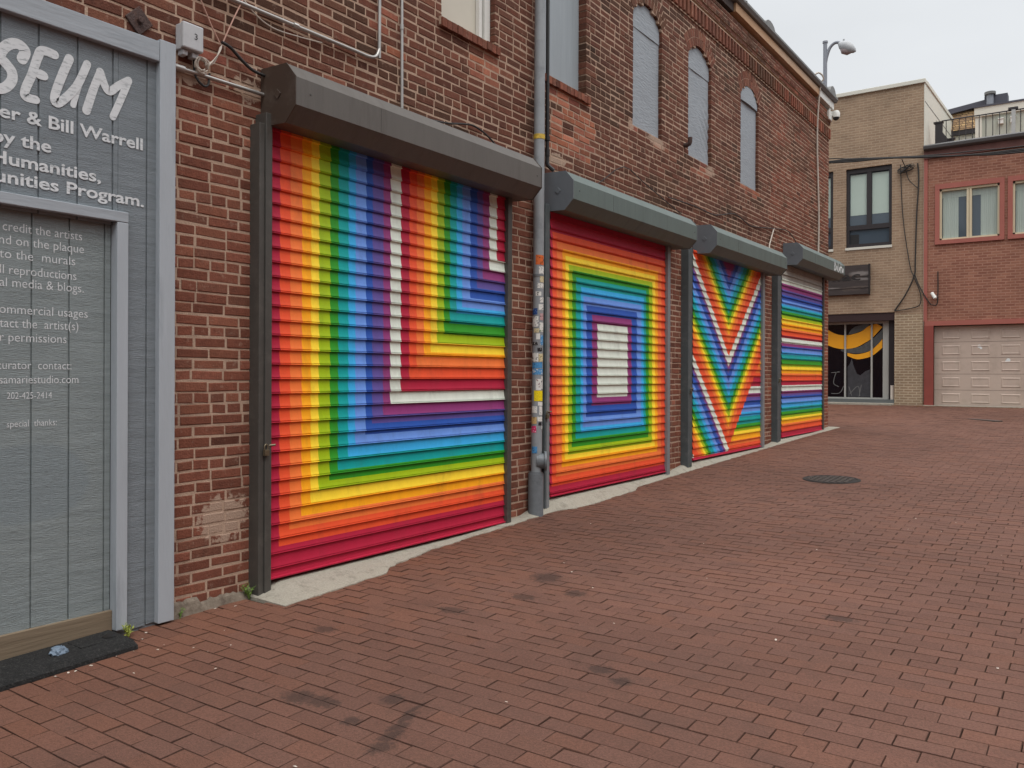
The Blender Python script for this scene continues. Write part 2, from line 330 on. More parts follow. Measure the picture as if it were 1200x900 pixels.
while y < 25.0:
    off = (.5 if row % 2 else 0) * PL + R.uniform(-.012, .012)
    x = -1.6 + off if y > 17.4 else off - .3
    if y > 17.4: x = -7 + off
    while x < 9.5:
        x0, x1 = x + J / 2 + R.uniform(-.0016, .0012), x + PL - J / 2 + R.uniform(-.0012, .0016); y0, y1 = y + J / 2 + R.uniform(-.0016, .0012), y + PW - J / 2 + R.uniform(-.001, .0016)
        x += PL
        if y < 17.25 and x1 < .02: continue
        if y < 17.25: x0 = max(x0, .004)
        ym = (y0 + y1) / 2
        if 3.3 < ym < 17.2 and x1 < apron_x(ym) - .05: continue
        c = lin(pal[R.randrange(len(pal))]); k = R.uniform(.955, 1.045) * (1 + .24 * mnoise.noise((x * .55, y * .55, 3)))
        near = max(0, 1 - x0 / 1.3) * (1 if y < 6 else .4)        # drier, redder bricks along the wall
        c = (c[0] * k * (1 + .09 * near), c[1] * k * (1 - .01 * near), c[2] * k * (1 - .12 * near))
        h = R.uniform(-.0014, .0014) + .005 * mnoise.noise((x * .5, y * .5, 8)) * min(1, max(0, (x - .3) * 2)); tx = R.uniform(-.0016, .0016); ty = R.uniform(-.0012, .0012); bv = R.uniform(.0008, .0028)
        P = lambda xx, yy, zz: (xx, yy, gz(yy) + h + zz + tx * (1 if xx > (x0 + x1) / 2 else -1) + ty * (1 if yy > ym else -1))
        o = [P(x0, y0, -.004), P(x1, y0, -.004), P(x1, y1, -.004), P(x0, y1, -.004)]
        i_ = [P(x0 + bv, y0 + bv, 0), P(x1 - bv, y0 + bv, 0), P(x1 - bv, y1 - bv, 0), P(x0 + bv, y1 - bv, 0)]
        lo = [(p[0], p[1], p[2] - .02) for p in o]
        edge = tuple(v * (.50 + .22 * min(1, max(0, (x - 1.2) / 1.5))) for v in c)              # edges darkened to paint in joint shading, plus held dirt
        pv.mesh(i_, [(0, 1, 2, 3)], 0, c)
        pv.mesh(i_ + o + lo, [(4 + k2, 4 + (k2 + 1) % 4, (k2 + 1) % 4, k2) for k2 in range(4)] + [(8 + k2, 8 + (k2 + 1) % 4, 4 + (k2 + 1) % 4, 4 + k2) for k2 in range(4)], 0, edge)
    y += PW; row += 1
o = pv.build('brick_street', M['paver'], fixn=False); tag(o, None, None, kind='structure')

# concrete sill strip along the doors: a ramp from each door threshold down to the bricks
SHZ = [(3.3, 6.55, .185), (6.55, 9.95, .322), (9.95, 13.6, .392), (13.6, 17.3, .472)]
def thr(y):
    for a, b, z in SHZ:
        if a <= y < b: return z
    return .472
ap = MB(); ys = []
yy = 3.36
while yy < 17.25: ys.append(yy); yy += .045
def apx(y): return max(.06, apron_x(y) + .020 * mnoise.noise((y * 7, 1, 0)) + .016 * mnoise.noise((y * 26, 4, 0)))
rows = []
for y in ys:
    xe = apx(y); ze = gz(y) + .006; zt = thr(y) - .012
    for a, b, z in SHZ:                      # soften the steps between doors
        if abs(y - b) < .25: zt = thr(b - .26) - .012 + (thr(b + .01) - thr(b - .26)) * (y - b + .25) / .5
    zt = max(zt, ze + .004); zt = ze + (zt - ze) * max(0.08, min(1, (y - 3.36) / .22))
    r_ = []
    for k in range(7):
        t = k / 6; x = -.02 + (xe + .02) * t
        z = zt if x < .045 else zt + (ze - zt) * min(1, (x - .045) / max(xe - .045, .01)) ** 1.15
        r_.append((x, y, z + .004 * mnoise.noise((x * 14, y * 14, 7))))
    r_.append((xe + .003, y, ze - .03)); rows.append(r_)
for a, b in zip(rows, rows[1:]):
    for k in range(7): ap.face([a[k], a[k + 1], b[k + 1], b[k]])
for r_ in (rows[0], rows[-1]):
    for k in range(7): ap.face([r_[k], r_[k + 1], (r_[k + 1][0], r_[k + 1][1], r_[k + 1][2] - .2), (r_[k][0], r_[k][1], r_[k][2] - .2)])
o = ap.build('concrete_sill', M['concrete']); tag(o, None, None, kind='structure')
b = MB(); b.box(-6, -.24, 24.72, 25.02, .3, gz(24.8) + .055)
o = b.build('concrete_kerb', M['concrete'], bevel=.01); tag(o, None, None, kind='structure')
b = MB(); b.box(.49, 12, 24.86, 25.05, .3, gz(24.9) + .02)
o = b.build('garage_threshold', M['concrete'], bevel=.008); tag(o, None, None, kind='structure')

# ------------------------------------------------------------------ main brick building
BLD = thing('brick_building', (-3, 7, 0), 'long two-storey red brick building with boarded arched windows above the painted shutters', 'building')
WY0, WY1 = -4.0, 17.15; BH, BLn, MJ = .0662, .2185, .0135
def arch_top(w):
    yc = (w[0] + w[1]) / 2; hw = (w[1] - w[0]) / 2; rise = w[4]; Rr = (hw * hw + rise * rise) / (2 * rise)
    return yc, w[3] + rise - Rr, Rr
# y0, y1, sill z, spring z, rise
WINS = [(5.26, 5.99, 4.40, 5.70, .17), (6.80, 7.60, 4.40, 5.70, .17), (8.67, 9.44, 4.385, 5.70, .17), (10.25, 11.03, 4.39, 5.71, .17), (12.19, 12.98, 4.40, 5.73, .17)]
DOORS = [(3.50, 6.10, 3.1), (6.82, 9.48, 3.1), (10.28, 13.0, 3.14), (14.0, 16.56, 3.4)]
RING = .225
def cut(segs, a, b):
    out = []
    for s, e_ in segs:
        if b <= s or a >= e_: out.append((s, e_)); continue
        if a > s: out.append((s, a))
        if b < e_: out.append((b, e_))
    return out
def excl(z0, z1, ring):
    ex = []; zm = (z0 + z1) / 2
    for w in WINS:
        yc, zc, Rr = arch_top(w); Ro = Rr + (RING if ring else 0)
        if zm < w[2]: continue
        if zm <= w[3]: 
            lo, hi = w[0], w[1]; ex.append((lo, hi))
        if ring or zm > w[3]:
            d = Ro * Ro - (zm - zc) ** 2
            if d > 0 and zm > w[3] - .02:
                h = math.sqrt(d)
                hw = (w[1] - w[0]) / 2
                if ring:                                   # ring only spans the skewbacks
                    h = min(h, max((z0 + .35 * (z1 - z0) - zc) * hw / (w[3] - zc) + .006, hw))
                else: h = min(h, hw)
                ex.append((yc - h, yc + h))
    for d in DOORS:
        if zm < d[2]: ex.append((d[0] - .02, d[1] + .02))
    if zm < 3.33: ex.append((.62, 2.78))
    return ex
PALB = [(118, 72, 57), (111, 68, 54), (122, 75, 60), (106, 65, 52), (116, 70, 55), (125, 79, 62), (110, 71, 57)]
def brick_col(y, z):
    c = list(lin(PALB[R.randrange(len(PALB))])); k = R.uniform(.86, 1.14)
    n = mnoise.noise((y * .9, z * 1.4, 2.0)); n2 = mnoise.noise((y * .35, z * .5, 9.0))
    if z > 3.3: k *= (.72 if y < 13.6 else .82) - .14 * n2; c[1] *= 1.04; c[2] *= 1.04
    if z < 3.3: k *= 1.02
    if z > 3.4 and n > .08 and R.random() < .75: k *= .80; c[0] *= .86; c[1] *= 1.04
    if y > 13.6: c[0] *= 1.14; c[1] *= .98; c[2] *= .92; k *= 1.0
    for (a, b_, z0, z1, p) in ((6.85, 7.75, 3.66, 4.34, .8), (5.62, 6.02, 4.0, 4.36, .85), (10.35, 11.15, 4.14, 4.38, .6), (12.2, 13.0, 4.2, 4.4, .7), (4.5, 4.9, 3.9, 4.2, .25), (8.6, 9.4, 4.2, 4.36, .3), (3.0, 3.25, 3.32, 3.40, .8)):
        if a + .06 * n < y < b_ and z0 < z < z1 and R.random() < p:
            c = list(lin(((158, 98, 74), (148, 92, 74), (166, 106, 84), (140, 84, 70))[R.randrange(4)])); k = R.uniform(.8, 1.05)
    if R.random() < .06: k *= .74
    if R.random() < .04: k *= 1.3
    return (c[0] * k, c[1] * k, c[2] * k)
wb = MB()
def brick(y0, y1, z0, z1, c, x=0.0, depth=.1):
    x += R.uniform(-.0025, .0025); j = lambda: R.uniform(-.003, .003); bv = .004
    y0 += j(); y1 += j(); z0 += j(); z1 += j()
    if y1 - y0 < .012: return
    sk = R.uniform(-.0028, .0028)
    F = [(x, y0 + bv, z0 + bv + sk), (x, y1 - bv, z0 + bv - sk), (x, y1 - bv, z1 - bv - sk), (x, y0 + bv, z1 - bv + sk)]
    O = [(x - .003, y0, z0 + sk), (x - .003, y1, z0 - sk), (x - .003, y1, z1 - sk), (x - .003, y0, z1 + sk)]
    B = [(-depth, p[1], p[2]) for p in O]
    wb.mesh(F + O + B, [(0, 1, 2, 3)] + [(4 + k, 4 + (k + 1) % 4, (k + 1) % 4, k) for k in range(4)] + [(8 + k, 8 + (k + 1) % 4, 4 + (k + 1) % 4, 4 + k) for k in range(4)], 0, c)
nrow = int(6.74 / BH)
for r in range(nrow):
    z0 = r * BH; z1 = z0 + BH
    corb = 0.0
    if 6.14 < z0 < 6.37: continue                       # dentil band is laid below
    if 6.37 <= z0 < 6.45: corb = .028
    if 6.45 <= z0 < 6.52: corb = .045
    if z0 >= 6.52: corb = .030
    for (s, e_) in (lambda q: q)([(WY0, WY1)]):
        segs = [(s, e_)]
        for a, b_ in excl(z0, z1, False): segs = cut(segs, a, b_)
        for a, b_ in segs:                              # mortar bed behind, with its own returns
            if b_ - a < .02: continue
            wb.box(-.115, -.0035 + (corb - .002 if corb else 0), a + .006, b_ - .006, z0, z1, 1)
    segs = [(WY0, WY1)]
    for a, b_ in excl(z0, z1, True): segs = cut(segs, a, b_)
    header = (r % 6 == 2)
    y = WY0 + (BLn * .5 if r % 2 else 0) + R.uniform(-.02, .02) - BLn
    while y < WY1:
        L_ = BLn / 2 if header or R.random() < .07 else BLn
        a, b_ = y + MJ / 2, y + L_ - MJ / 2; y += L_
        for s, e_ in segs:
            aa, bb = max(a, s), min(b_, e_)
            if bb - aa < .012: continue
            if s > WY0 and bb - aa < .05 and (bb > e_ - 1e-4 or aa < s + 1e-4) and e_ - s > .12: continue
            if bb < e_ - 1e-4 and e_ - bb < .05 + MJ: bb = e_
            if aa > s + 1e-4 and aa - s < .05 + MJ and s > WY0: aa = s
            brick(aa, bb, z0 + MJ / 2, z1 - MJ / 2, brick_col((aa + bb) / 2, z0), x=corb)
# dentils: upright headers, every other one proud, recess shade painted into colour
y = WY0; k = 0; zb, zt = 6.155, 6.36
wb.box(-.115, -.085, WY0, WY1 - .006, zb - .02, zt + .015, 1); wb.box(-.115, .012, WY0, WY1 - .006, zb - .012, zb + .002, 1); wb.box(-.115, .030, WY0, WY1 - .006, zt - .002, zt + .014, 1)
while y < WY1 - .05:
    c = brick_col(y, 6.3)
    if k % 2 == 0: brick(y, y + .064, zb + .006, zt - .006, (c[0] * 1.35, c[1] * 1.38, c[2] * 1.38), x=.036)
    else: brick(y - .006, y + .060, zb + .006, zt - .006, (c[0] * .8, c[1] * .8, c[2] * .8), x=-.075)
    y += .068 if k % 2 == 0 else .056; k += 1
# arch rings (two rowlock courses) and rowlock sills
for w in WINS:
    yc, zc, Rr = arch_top(w); hw = (w[1] - w[0]) / 2; a0 = math.asin(min(1, hw / Rr))
    for ring in range(2):
        ri = Rr + ring * RING / 2; ro = ri + RING / 2; nv = max(8, int(2 * a0 * ri / .068))
        for i in range(nv):
            t0 = -a0 + 2 * a0 * i / nv; t1 = -a0 + 2 * a0 * (i + 1) / nv; g_ = .0068 / ri
            q = lambda t, rad: (yc + math.sin(t) * rad, zc + math.cos(t) * rad)
            pts = [q(t0 + g_, ri + .003), q(t1 - g_, ri + .003), q(t1 - g_, ro - .004), q(t0 + g_, ro - .004)]
            x = R.uniform(-.002, .003); c = brick_col(yc, 5.8); c = tuple(v * 1.3 for v in c)
            wb.mesh([(x, *p) for p in pts] + [(-.1, *p) for p in pts], [(0, 1, 2, 3), (0, 4, 5, 1), (1, 5, 6, 2), (2, 6, 7, 3), (3, 7, 4, 0)], 0, c)
    na = 14                                              # mortar behind the ring
    for i in range(na):
        t0 = -a0 + 2 * a0 * i / na; t1 = -a0 + 2 * a0 * (i + 1) / na
        q = lambda t, rad: (yc + math.sin(t) * rad, zc + math.cos(t) * rad)
        pts = [q(t0, Rr + .006), q(t1, Rr + .006), q(t1, Rr + RING), q(t0, Rr + RING)]
        wb.mesh([(-.003, *p) for p in pts] + [(-.11, *p) for p in pts], [(0, 1, 2, 3), (0, 4, 5, 1)], 1)
o = wb.build('wall', [M['brick'], M['mortar']], BLD, fixn=False)
b = MB(); b.box(-6, -.13, WY0, WY1 - .13, -.3, 6.85); b.build('inner_core', M['core'], BLD)
b = MB(); b.box(-6, -.118, WY1 - .125, WY1 - .01, -.3, 6.74); b.build('end_wall', M['mainbrick'], BLD)
def sill(y0, y1, z, lab=None):
    s = MB(); y = y0
    while y < y1 - .02:
        e_ = min(y + .068, y1); c = tuple(v * 1.05 for v in brick_col(y, 3.0)); x = .035 + R.uniform(-.004, .004); d = R.uniform(-.003, .003)
        s.mesh([(-.1, y + .004, z - .075 + d), (x, y + .004, z - .082 + d), (x, e_ - .004, z - .082 + d), (-.1, e_ - .004, z - .075 + d),
                (-.1, y + .004, z + .008), (x, y + .004, z - .012 + d), (x, e_ - .004, z - .012 + d), (-.1, e_ - .004, z + .008)],
               [(0, 3, 2, 1), (4, 5, 6, 7), (0, 1, 5, 4), (1, 2, 6, 5), (2, 3, 7, 6), (3, 0, 4, 7)], 0, c)
        y = e_
    s.box(-.1, .022, y0, y1, z - .07, z - .004, 1)
    return s.build('brick_sill', [M['brick'], M['mortar']], BLD)
sill(5.22, 6.03, 4.40); sill(6.76, 7.64, 4.40)
def arch_panel(w, x, z0, z1=None, bulge=0.0, wrink=0.0, inset=.004):
    """board filling the arched opening, as a gently uneven solid sheet"""
    yc, zc, Rr = arch_top(w); hw = (w[1] - w[0]) / 2 - inset; b = MB(); nx, nz = 16, 40; grid = []
    ztop = (w[3] + w[4]) if z1 is None else z1
    for i in range(nx + 1):
        yv = yc - hw + 2 * hw * i / nx
        zt = zc + math.sqrt(max(Rr * Rr - (yv - yc) ** 2, 0)) - inset
        zt = min(zt, z1) if z1 is not None else zt
        col = []
        for j in range(nz + 1):
            z = z0 + (zt - z0) * j / nz
            xx = x + bulge * math.cos((yv - yc) / hw * 1.5) + wrink * mnoise.noise((yv * 3, z * 2.2, w[0]))
            if wrink > .008: xx += .010 * math.sin((z * 2 + yv * 1.6) * 22) * max(0, (yv - yc) / hw) * max(0, 1 - abs(z - 4.85) / .5)
            col.append((xx, yv, z))
        grid.append(col)
    for i in range(nx):
        for j in range(nz): b.face([grid[i][j], grid[i + 1][j], grid[i + 1][j + 1], grid[i][j + 1]])
    for i in (0, nx):
        for j in range(nz):
            p, q = grid[i][j], grid[i][j + 1]; b.face([p, q, (q[0] - .02, q[1], q[2]), (p[0] - .02, p[1], p[2])])
    for i in range(nx):
        for j in (0, nz):
            p, q = grid[i][j], grid[i + 1][j]; b.face([p, q, (q[0] - .02, q[1], q[2]), (p[0] - .02, p[1], p[2])])
    return b
def merged(mbx):
    return mbx
# windows
w = WINS[0]
o = arch_panel(w, -.105, w[2]).build('window', M['cream'], BLD); o['label'] = 'window with a cream blind and white frame above the first shutter'
b = MB(); b.box(-.10, -.05, w[1] - .085, w[1] - .008, w[2] + .01, w[3] + .10); b.box(-.10, -.062, w[1] - .15, w[1] - .11, w[2] + .01, w[3] + .12); b.build('window_frame', M['white'], o)
w = WINS[1]
o = arch_panel(w, -.092, w[2], wrink=.003).build('boarded_window', M['boardwood'], BLD); o['label'] = 'window filled by a streaked flat grey board above a brick sill'
for w, wr, name in ((WINS[2], .004, 'boarded window with ribbed grey cover and dark top corner'), (WINS[3], .010, 'boarded window with a wrinkled grey cover'), (WINS[4], .003, 'boarded window with a hooded top panel')):
    zs = w[3] - (.14 if w is not WINS[4] else .06)
    o = arch_panel(w, -.045, w[2], zs, wrink=wr).build('boarded_window', M['board'], BLD, smooth=True); o['label'] = name
    p = arch_panel(w, -.037 if w is not WINS[4] else -.022, zs - .03, bulge=.014 if w is WINS[4] else .002).build('arched_top_panel', M['board'], o, smooth=True)
# roof edge
b = MB(); b.box(-.1, .085, 11.75, 16.2, 6.745, 6.875); o = b.build('fascia_board', M['fasciatan'], BLD, bevel=.004); o['label'] = 'bare tan timber fascia board under the gutter'
b = MB(); b.box(-.1, .083, 16.205, 17.2, 6.745, 6.885); o = b.build('fascia_board', M['white'], BLD, bevel=.004); o['label'] = 'white end of the fascia board at the corner'
b = MB(); b.box(-.1, .05, WY0, 11.74, 6.745, 6.875); o = b.build('fascia_board', M['gapdark'], BLD); o['label'] = 'dark strip standing in for the gap left of the tan fascia'  # dark colour stands in for the shaded gap under the gutter
b = MB(); b.prism([(-.12, 6.88), (.12, 6.885), (.15, 6.93), (.15, 6.965), (-.12, 7.0)], 'Y', WY0, 17.25); b.box(.02, .155, 12.0, 12.02, 6.93, 6.975); b.build('gutter', M['gutter'], BLD)
b = MB(); b.box(-6.1, -.02, WY0, 17.22, 6.85, 7.005); b.build('roof', M['gutter'], BLD)
def bump_cap(y0, y1, h):
    b = MB(); n = 8; pr = []
    for i in range(n + 1): t = math.pi * i / n; pr.append(((y0 + y1) / 2 - math.cos(t) * (y1 - y0) / 2, 6.98 + math.sin(t) * h))
    b.prism(pr, 'X', -.1, .10); return b.build('roof_vent_cap', M['gutter'], BLD)
bump_cap(13.0, 13.5, .14); bump_cap(16.85, 17.3, .19)
# broken stone footing at the base
b = MB(); rows = []
for i in range(26):
    y = 2.825 + i * .0235; h = .055 + .035 * mnoise.noise((y * 8, 2, 1)) + .014 * mnoise.noise((y * 31, 2, 1)) + (.03 if i < 9 else 0); x = .030 + .016 * mnoise.noise((y * 11, 5, 1)); g0 = gz(y)
    rows.append([(-.02, y, g0 + h), (.006, y, g0 + h), (.010 + x * .4, y, g0 + h * .8), (.008 + x * .8, y, g0 + h * .4), (.012 + x, y, g0 - .01)])
for a, c in zip(rows, rows[1:]):
    for k in range(4): b.face([a[k], a[k + 1], c[k + 1], c[k]])
b.build('stone_footing', mat('rubble_footing', (122, 112, 100), .95, .25, 25, .7, 60, spec=.1, dirt=(84, 72, 64), dirt_amt=.8, dirt_scale=9), BLD)

# ------------------------------------------------------------------ shutters
C = dict(crimson=(174, 34, 62), verm=(228, 84, 48), orange=(236, 120, 58), amber=(248, 168, 28), yellow=(250, 214, 56), lime=(158, 186, 22), green=(50, 146, 38), teal=(14, 156, 154),
         sky=(56, 166, 222), peri=(104, 146, 220), indigo=(42, 84, 170), violet=(94, 80, 150), purple=(140, 58, 116), white=(216, 224, 212), bare=(150, 146, 138))
CL = {k: lin(v) for k, v in C.items()}
SEQ = ['crimson', 'verm', 'orange', 'amber', 'yellow', 'lime', 'green', 'teal', 'sky', 'peri', 'indigo', 'violet', 'purple', 'white']
L_Y = [3.3, 3.576, 3.662, 3.759, 3.838, 3.907, 4.007, 4.084, 4.178, 4.247, 4.351, 4.417, 4.529, 4.605, 4.718, 4.813, 4.898, 4.984, 5.066, 5.143, 5.228, 5.303, 5.388, 5.463, 5.57, 5.665, 5.745, 5.838, 5.947]
L_Z = [0, .392, .489, .563, .638, .713, .773, .838, .923, 1.005, 1.068, 1.145, 1.202, 1.283, 1.37, 1.464, 1.551, 1.641, 1.678, 1.753, 1.829, 1.92, 2.008, 2.06, 2.143, 2.235, 2.32, 2.404, 2.498]
L_C = SEQ + SEQ + ['crimson']
def art_L(y, z):
    k = 0
    for i in range(len(L_Y)):
        if y >= L_Y[i] and z >= L_Z[i]: k = i
        else: break
    return L_C[k]
O_L = [0, 6.862, 6.942, 7.046, 7.101, 7.165, 7.235, 7.31, 7.406, 7.454, 7.52, 7.637, 7.75]
O_R = [99, 9.42, 9.32, 9.22, 9.15, 9.07, 8.98, 8.90, 8.845, 8.783, 8.668, 8.535, 8.439]
O_B = [0, .425, .513, .597, .667, .711, .78, .86, .92, .968, 1.07, 1.185, 1.269]
O_T = [99, 2.885, 2.80, 2.74, 2.68, 2.60, 2.55, 2.487, 2.40, 2.31, 2.22, 2.131, 2.041]
O_C = ['crimson', 'verm', 'orange', 'amber', 'yellow', 'lime', 'green', 'teal', 'sky', 'peri', 'indigo', 'purple', 'white']
def art_O(y, z):
    k = 0
    for i in range(len(O_L)):
        if O_L[i] <= y <= O_R[i] and O_B[i] <= z <= O_T[i]: k = i
        else: break
    return O_C[k]
V_S = [(.15, 'white'), (.33, 'verm'), (.44, 'orange'), (.51, 'amber'), (.58, 'yellow'), (.66, 'lime'), (.75, 'green'), (.88, 'teal'), (.98, 'sky'), (1.09, 'peri'), (1.20, 'indigo'), (1.26, 'violet'), (9, 'purple')]
V_E = [(.43, 'crimson'), (.507, 'verm'), (.56, 'orange'), (.64, 'amber'), (.69, 'yellow'), (.73, 'lime'), (.79, 'green'), (.895, 'teal'), (.967, 'sky'), (1.06, 'peri'), (1.13, 'indigo'), (1.175, 'violet'), (1.235, 'purple'), (1.336, 'white'), (1.49, 'crimson'), (1.55, 'verm'), (1.65, 'orange'), (9, 'amber')]
def pick(tab, v):
    for t, n in tab:
        if v < t: return n
    return tab[-1][1]
def art_V(y, z):
    d = y - 11.567; s = z - (1.015 * -d if d < 0 else .93 * d)
    if d > 0 and s < .48: return pick(V_E, z)
    return pick(V_S, s - 1.63 if s >= 1.63 else (s - .33) % 1.30)
E_T = [(.57, 'crimson'), (.655, 'verm'), (.70, 'orange'), (.745, 'amber'), (.80, 'yellow'), (.835, 'lime'), (.905, 'green'), (.975, 'teal'), (1.05, 'sky'), (1.115, 'peri'), (1.165, 'indigo'), (1.20, 'violet'), (1.25, 'purple'), (1.344, 'white'), (1.42, 'crimson'), (1.50, 'verm'),
       (1.545, 'orange'), (1.59, 'amber'), (1.66, 'yellow'), (1.70, 'lime'), (1.775, 'green'), (1.86, 'teal'), (1.90, 'sky'), (1.965, 'peri'), (2.0, 'indigo'), (2.05, 'purple'), (2.138, 'white'), (2.18, 'crimson'), (2.26, 'verm'), (2.30, 'orange'), (2.385, 'amber'), (2.464, 'yellow'),
       (2.515, 'lime'), (2.585, 'green'), (2.665, 'teal'), (2.70, 'sky'), (2.77, 'peri'), (2.855, 'indigo'), (2.945, 'violet'), (3.045, 'purple'), (3.12, 'white'), (9, 'bare')]
def art_E(y, z): return pick(E_T, z)
PROF = [(.00, -.004), (.018, -.004), (.026, .003), (.045, .0095), (.075, .0125), (.105, .0115), (.122, .006), (.128, -.003), (.146, -.003), (.152, .0062), (.175, .0075), (.23, .0064), (.30, .0046), (.40, .0024), (.54, .0003), (.70, -.0014), (.86, -.0025), (.955, -.0032), (.985, -.004)]
def shutter(name_lbl, y0, y1, z0, ztop, pitch, art, ybounds, zbounds, fine, hood, rails, lock, mats, zref):
    T = thing('roller_shutter', (0, (y0 + y1) / 2, z0), name_lbl, 'shutter', 'painted roller shutters along the alley wall')
    CX = .058; zs = []
    n = int((ztop - z0) / pitch) + 1
    for i in range(n):
        for f, d in PROF:
            z = zref + (i - 1) * pitch + f * pitch
            if z0 + .03 <= z <= ztop: zs.append((z, d))
    zs.append((z0 + .028, -.004))
    ds = sorted(zs)
    def dx(z):
        for (a, da), (b_, db) in zip(ds, ds[1:]):
            if a <= z <= b_: return da + (db - da) * (z - a) / max(b_ - a, 1e-9)
        return ds[-1][1]
    Z = sorted(set([round(z, 5) for z, _ in ds] + [round(z, 5) for z in zbounds if ds[0][0] < z < ds[-1][0]]))
    Z = [z for i, z in enumerate(Z) if i == 0 or z - Z[i - 1] > 1e-4]
    if fine:
        ny = int((y1 - y0) / fine); Y = [y0 + (y1 - y0) * i / ny for i in range(ny + 1)]
        ZZ = []
        for a, b_ in zip(Z, Z[1:]):
            m_ = max(1, int((b_ - a) / .011)); ZZ += [a + (b_ - a) * k / m_ for k in range(m_)]
        Z = ZZ + [Z[-1]]
    else:
        Y = sorted(set([y0, y1] + [y for y in ybounds if y0 < y < y1]))
    b = MB(); nz = len(Z); X = [CX + dx(z) for z in Z]
    b.v = [(X[j], y, z) for y in Y for j, z in enumerate(Z)]
    for i in range(len(Y) - 1):
        for j in range(nz - 1):
            b.f.append((i * nz + j, (i + 1) * nz + j, (i + 1) * nz + j + 1, i * nz + j + 1)); b.m.append(0)
            b.c.append(CL[art((Y[i] + Y[i + 1]) / 2, (Z[j] + Z[j + 1]) / 2)])
    b.build('curtain', M['paint'], T, fixn=False)
    # bottom bar
    b = MB(); zb_ = z0
    b.prism([(CX - .02, zb_), (CX + .014, zb_), (CX + .022, zb_ + .006), (CX + .022, zb_ + .012), (CX + .006, zb_ + .016), (CX + .002, zb_ + .034), (CX - .02, zb_ + .034)], 'Y', y0 + .004, y1 - .004, 0, CL['crimson'])
    b.build('bottom_bar', M['paint'], T, fixn=True)
    # hood: faceted steel box with end caps
    hy0, hy1, dz = hood
    pr = [(.004, 3.075), (.055, 3.072), (.234, 3.064), (.33, 3.160), (.33, 3.332), (.245, 3.428), (.004, 3.436)]
    pr = [(a, c + dz) for a, c in pr]
    b = MB(); b.prism(pr, 'Y', hy0 + .004, hy1 - .004)
    ym = hy0 + (hy1 - hy0) * .27
    H = b.build('hood', mats[0], T)
    b = MB()
    b.box(.3285, .3312, ym, ym + .004, 3.165 + dz, 3.328 + dz); b.build('hood_seam', M['railA'], H)
    for yb2 in (hy0 + .12, hy1 - .07):
        b = MB(); b.tube([(.329, yb2, 3.25 + dz), (.3335, yb2, 3.25 + dz)], .006, 8); b.build('bolt', M['railA'], H)
    for side, (ya, yb_) in enumerate(((hy0 - .002, hy0 + .0035), (hy1 - .0035, hy1 + .002))):
        b = MB(); e_ = .003
        cx_, cz_ = .165, 3.25 + dz
        b.prism([(a + (e_ if a > .1 else 0) * (1 if a > cx_ else -1), c + e_ * (1 if c > cz_ else -1)) for a, c in pr], 'Y', ya, yb_)
        cap = b.build('end_cap', mats[1], H)
        b = MB(); ys_ = ya - .006 if side == 0 else yb_; q = .034
        b.prism([(cx_ - q, cz_), (cx_, cz_ - q), (cx_ + q, cz_), (cx_, cz_ + q)], 'Y', ys_, ys_ + .006); b.build('diamond_boss', mats[1], cap, bevel=.003)
    # rails
    for parts_ in rails:
        b = MB()
        for (xa, xb, ya, yb_, za, zb2) in parts_['boxes']: b.box(xa, xb, ya, yb_, za, zb2)
        b.build('guide_rail', parts_['m'], T, bevel=.004)
    # padlock on the rail
    ly, lz = lock; b = MB(); b.box(.10, .125, ly - .012, ly + .02, lz - .03, lz + .008); b.tube([(.112, ly - .008, lz + .004), (.112, ly - .008, lz + .03), (.112, ly + .004, lz + .042), (.112, ly + .016, lz + .03), (.112, ly + .016, lz + .004)], .0045, 6, smooth=3)
    b.tube([(.09, ly + .02, lz + .03), (.115, ly + .075, lz + .034)], .008, 8)
    b.build('padlock', M['brass'], T, bevel=.003)
    return T
# z0 just above each threshold; rails: boxes (x0,x1,y0,y1,z0,z1)
zg = gz
S1 = shutter('tall shutter painted with rainbow stripes round a white letter L, nearest the grey timber screen', 3.475, 6.105, .192, 3.10, .0932, art_L, L_Y, L_Z, 0, (3.467, 6.245, 0),
    [dict(m=M['railA'], boxes=[(-.01, .092, 3.388, 3.428, .09, 3.07), (-.01, .104, 3.4285, 3.478, .095, 3.14)]), dict(m=M['railA'], boxes=[(-.01, .098, 6.066, 6.128, .17, 3.12)])],
    (3.425, 1.02), (M['hoodA'], M['capA']), .252)
S2 = shutter('shutter painted with nested rainbow rectangles round a white oblong O, beside the stickered drainpipe', 6.82, 9.485, .328, 3.10, .0943, art_O, O_L + O_R, O_B + O_T, 0, (6.789, 9.752, 0),
    [dict(m=M['railB'], boxes=[(-.01, .099, 6.672, 6.702, .24, 3.12), (.02, .098, 6.7025, 6.752, 2.24, 3.12), (-.01, .05, 6.7025, 6.85, .24, 3.1)]), dict(m=M['railC'], boxes=[(.05, .102, 6.7025, 6.752, .235, 2.24)]), dict(m=M['railC'], boxes=[(-.01, .098, 9.425, 9.50, .29, 3.12)])],
    (6.69, 1.12), (M['hoodB'], M['capB']), .452)
S3 = shutter('shutter painted with white zigzag lines and rainbow chevrons of a letter V', 10.28, 13.01, .398, 3.14, .0945, art_V, [], [], .0115, (10.40, 13.385, .03),
    [dict(m=M['railB'], boxes=[(-.01, .10, 10.04, 10.168, .30, 3.14), (-.01, .05, 10.1685, 10.30, .3, 3.12)]), dict(m=M['railC'], boxes=[(-.01, .098, 12.935, 13.03, .38, 3.14)])],
    (10.10, 1.30), (M['hoodB'], M['capB']), .452)
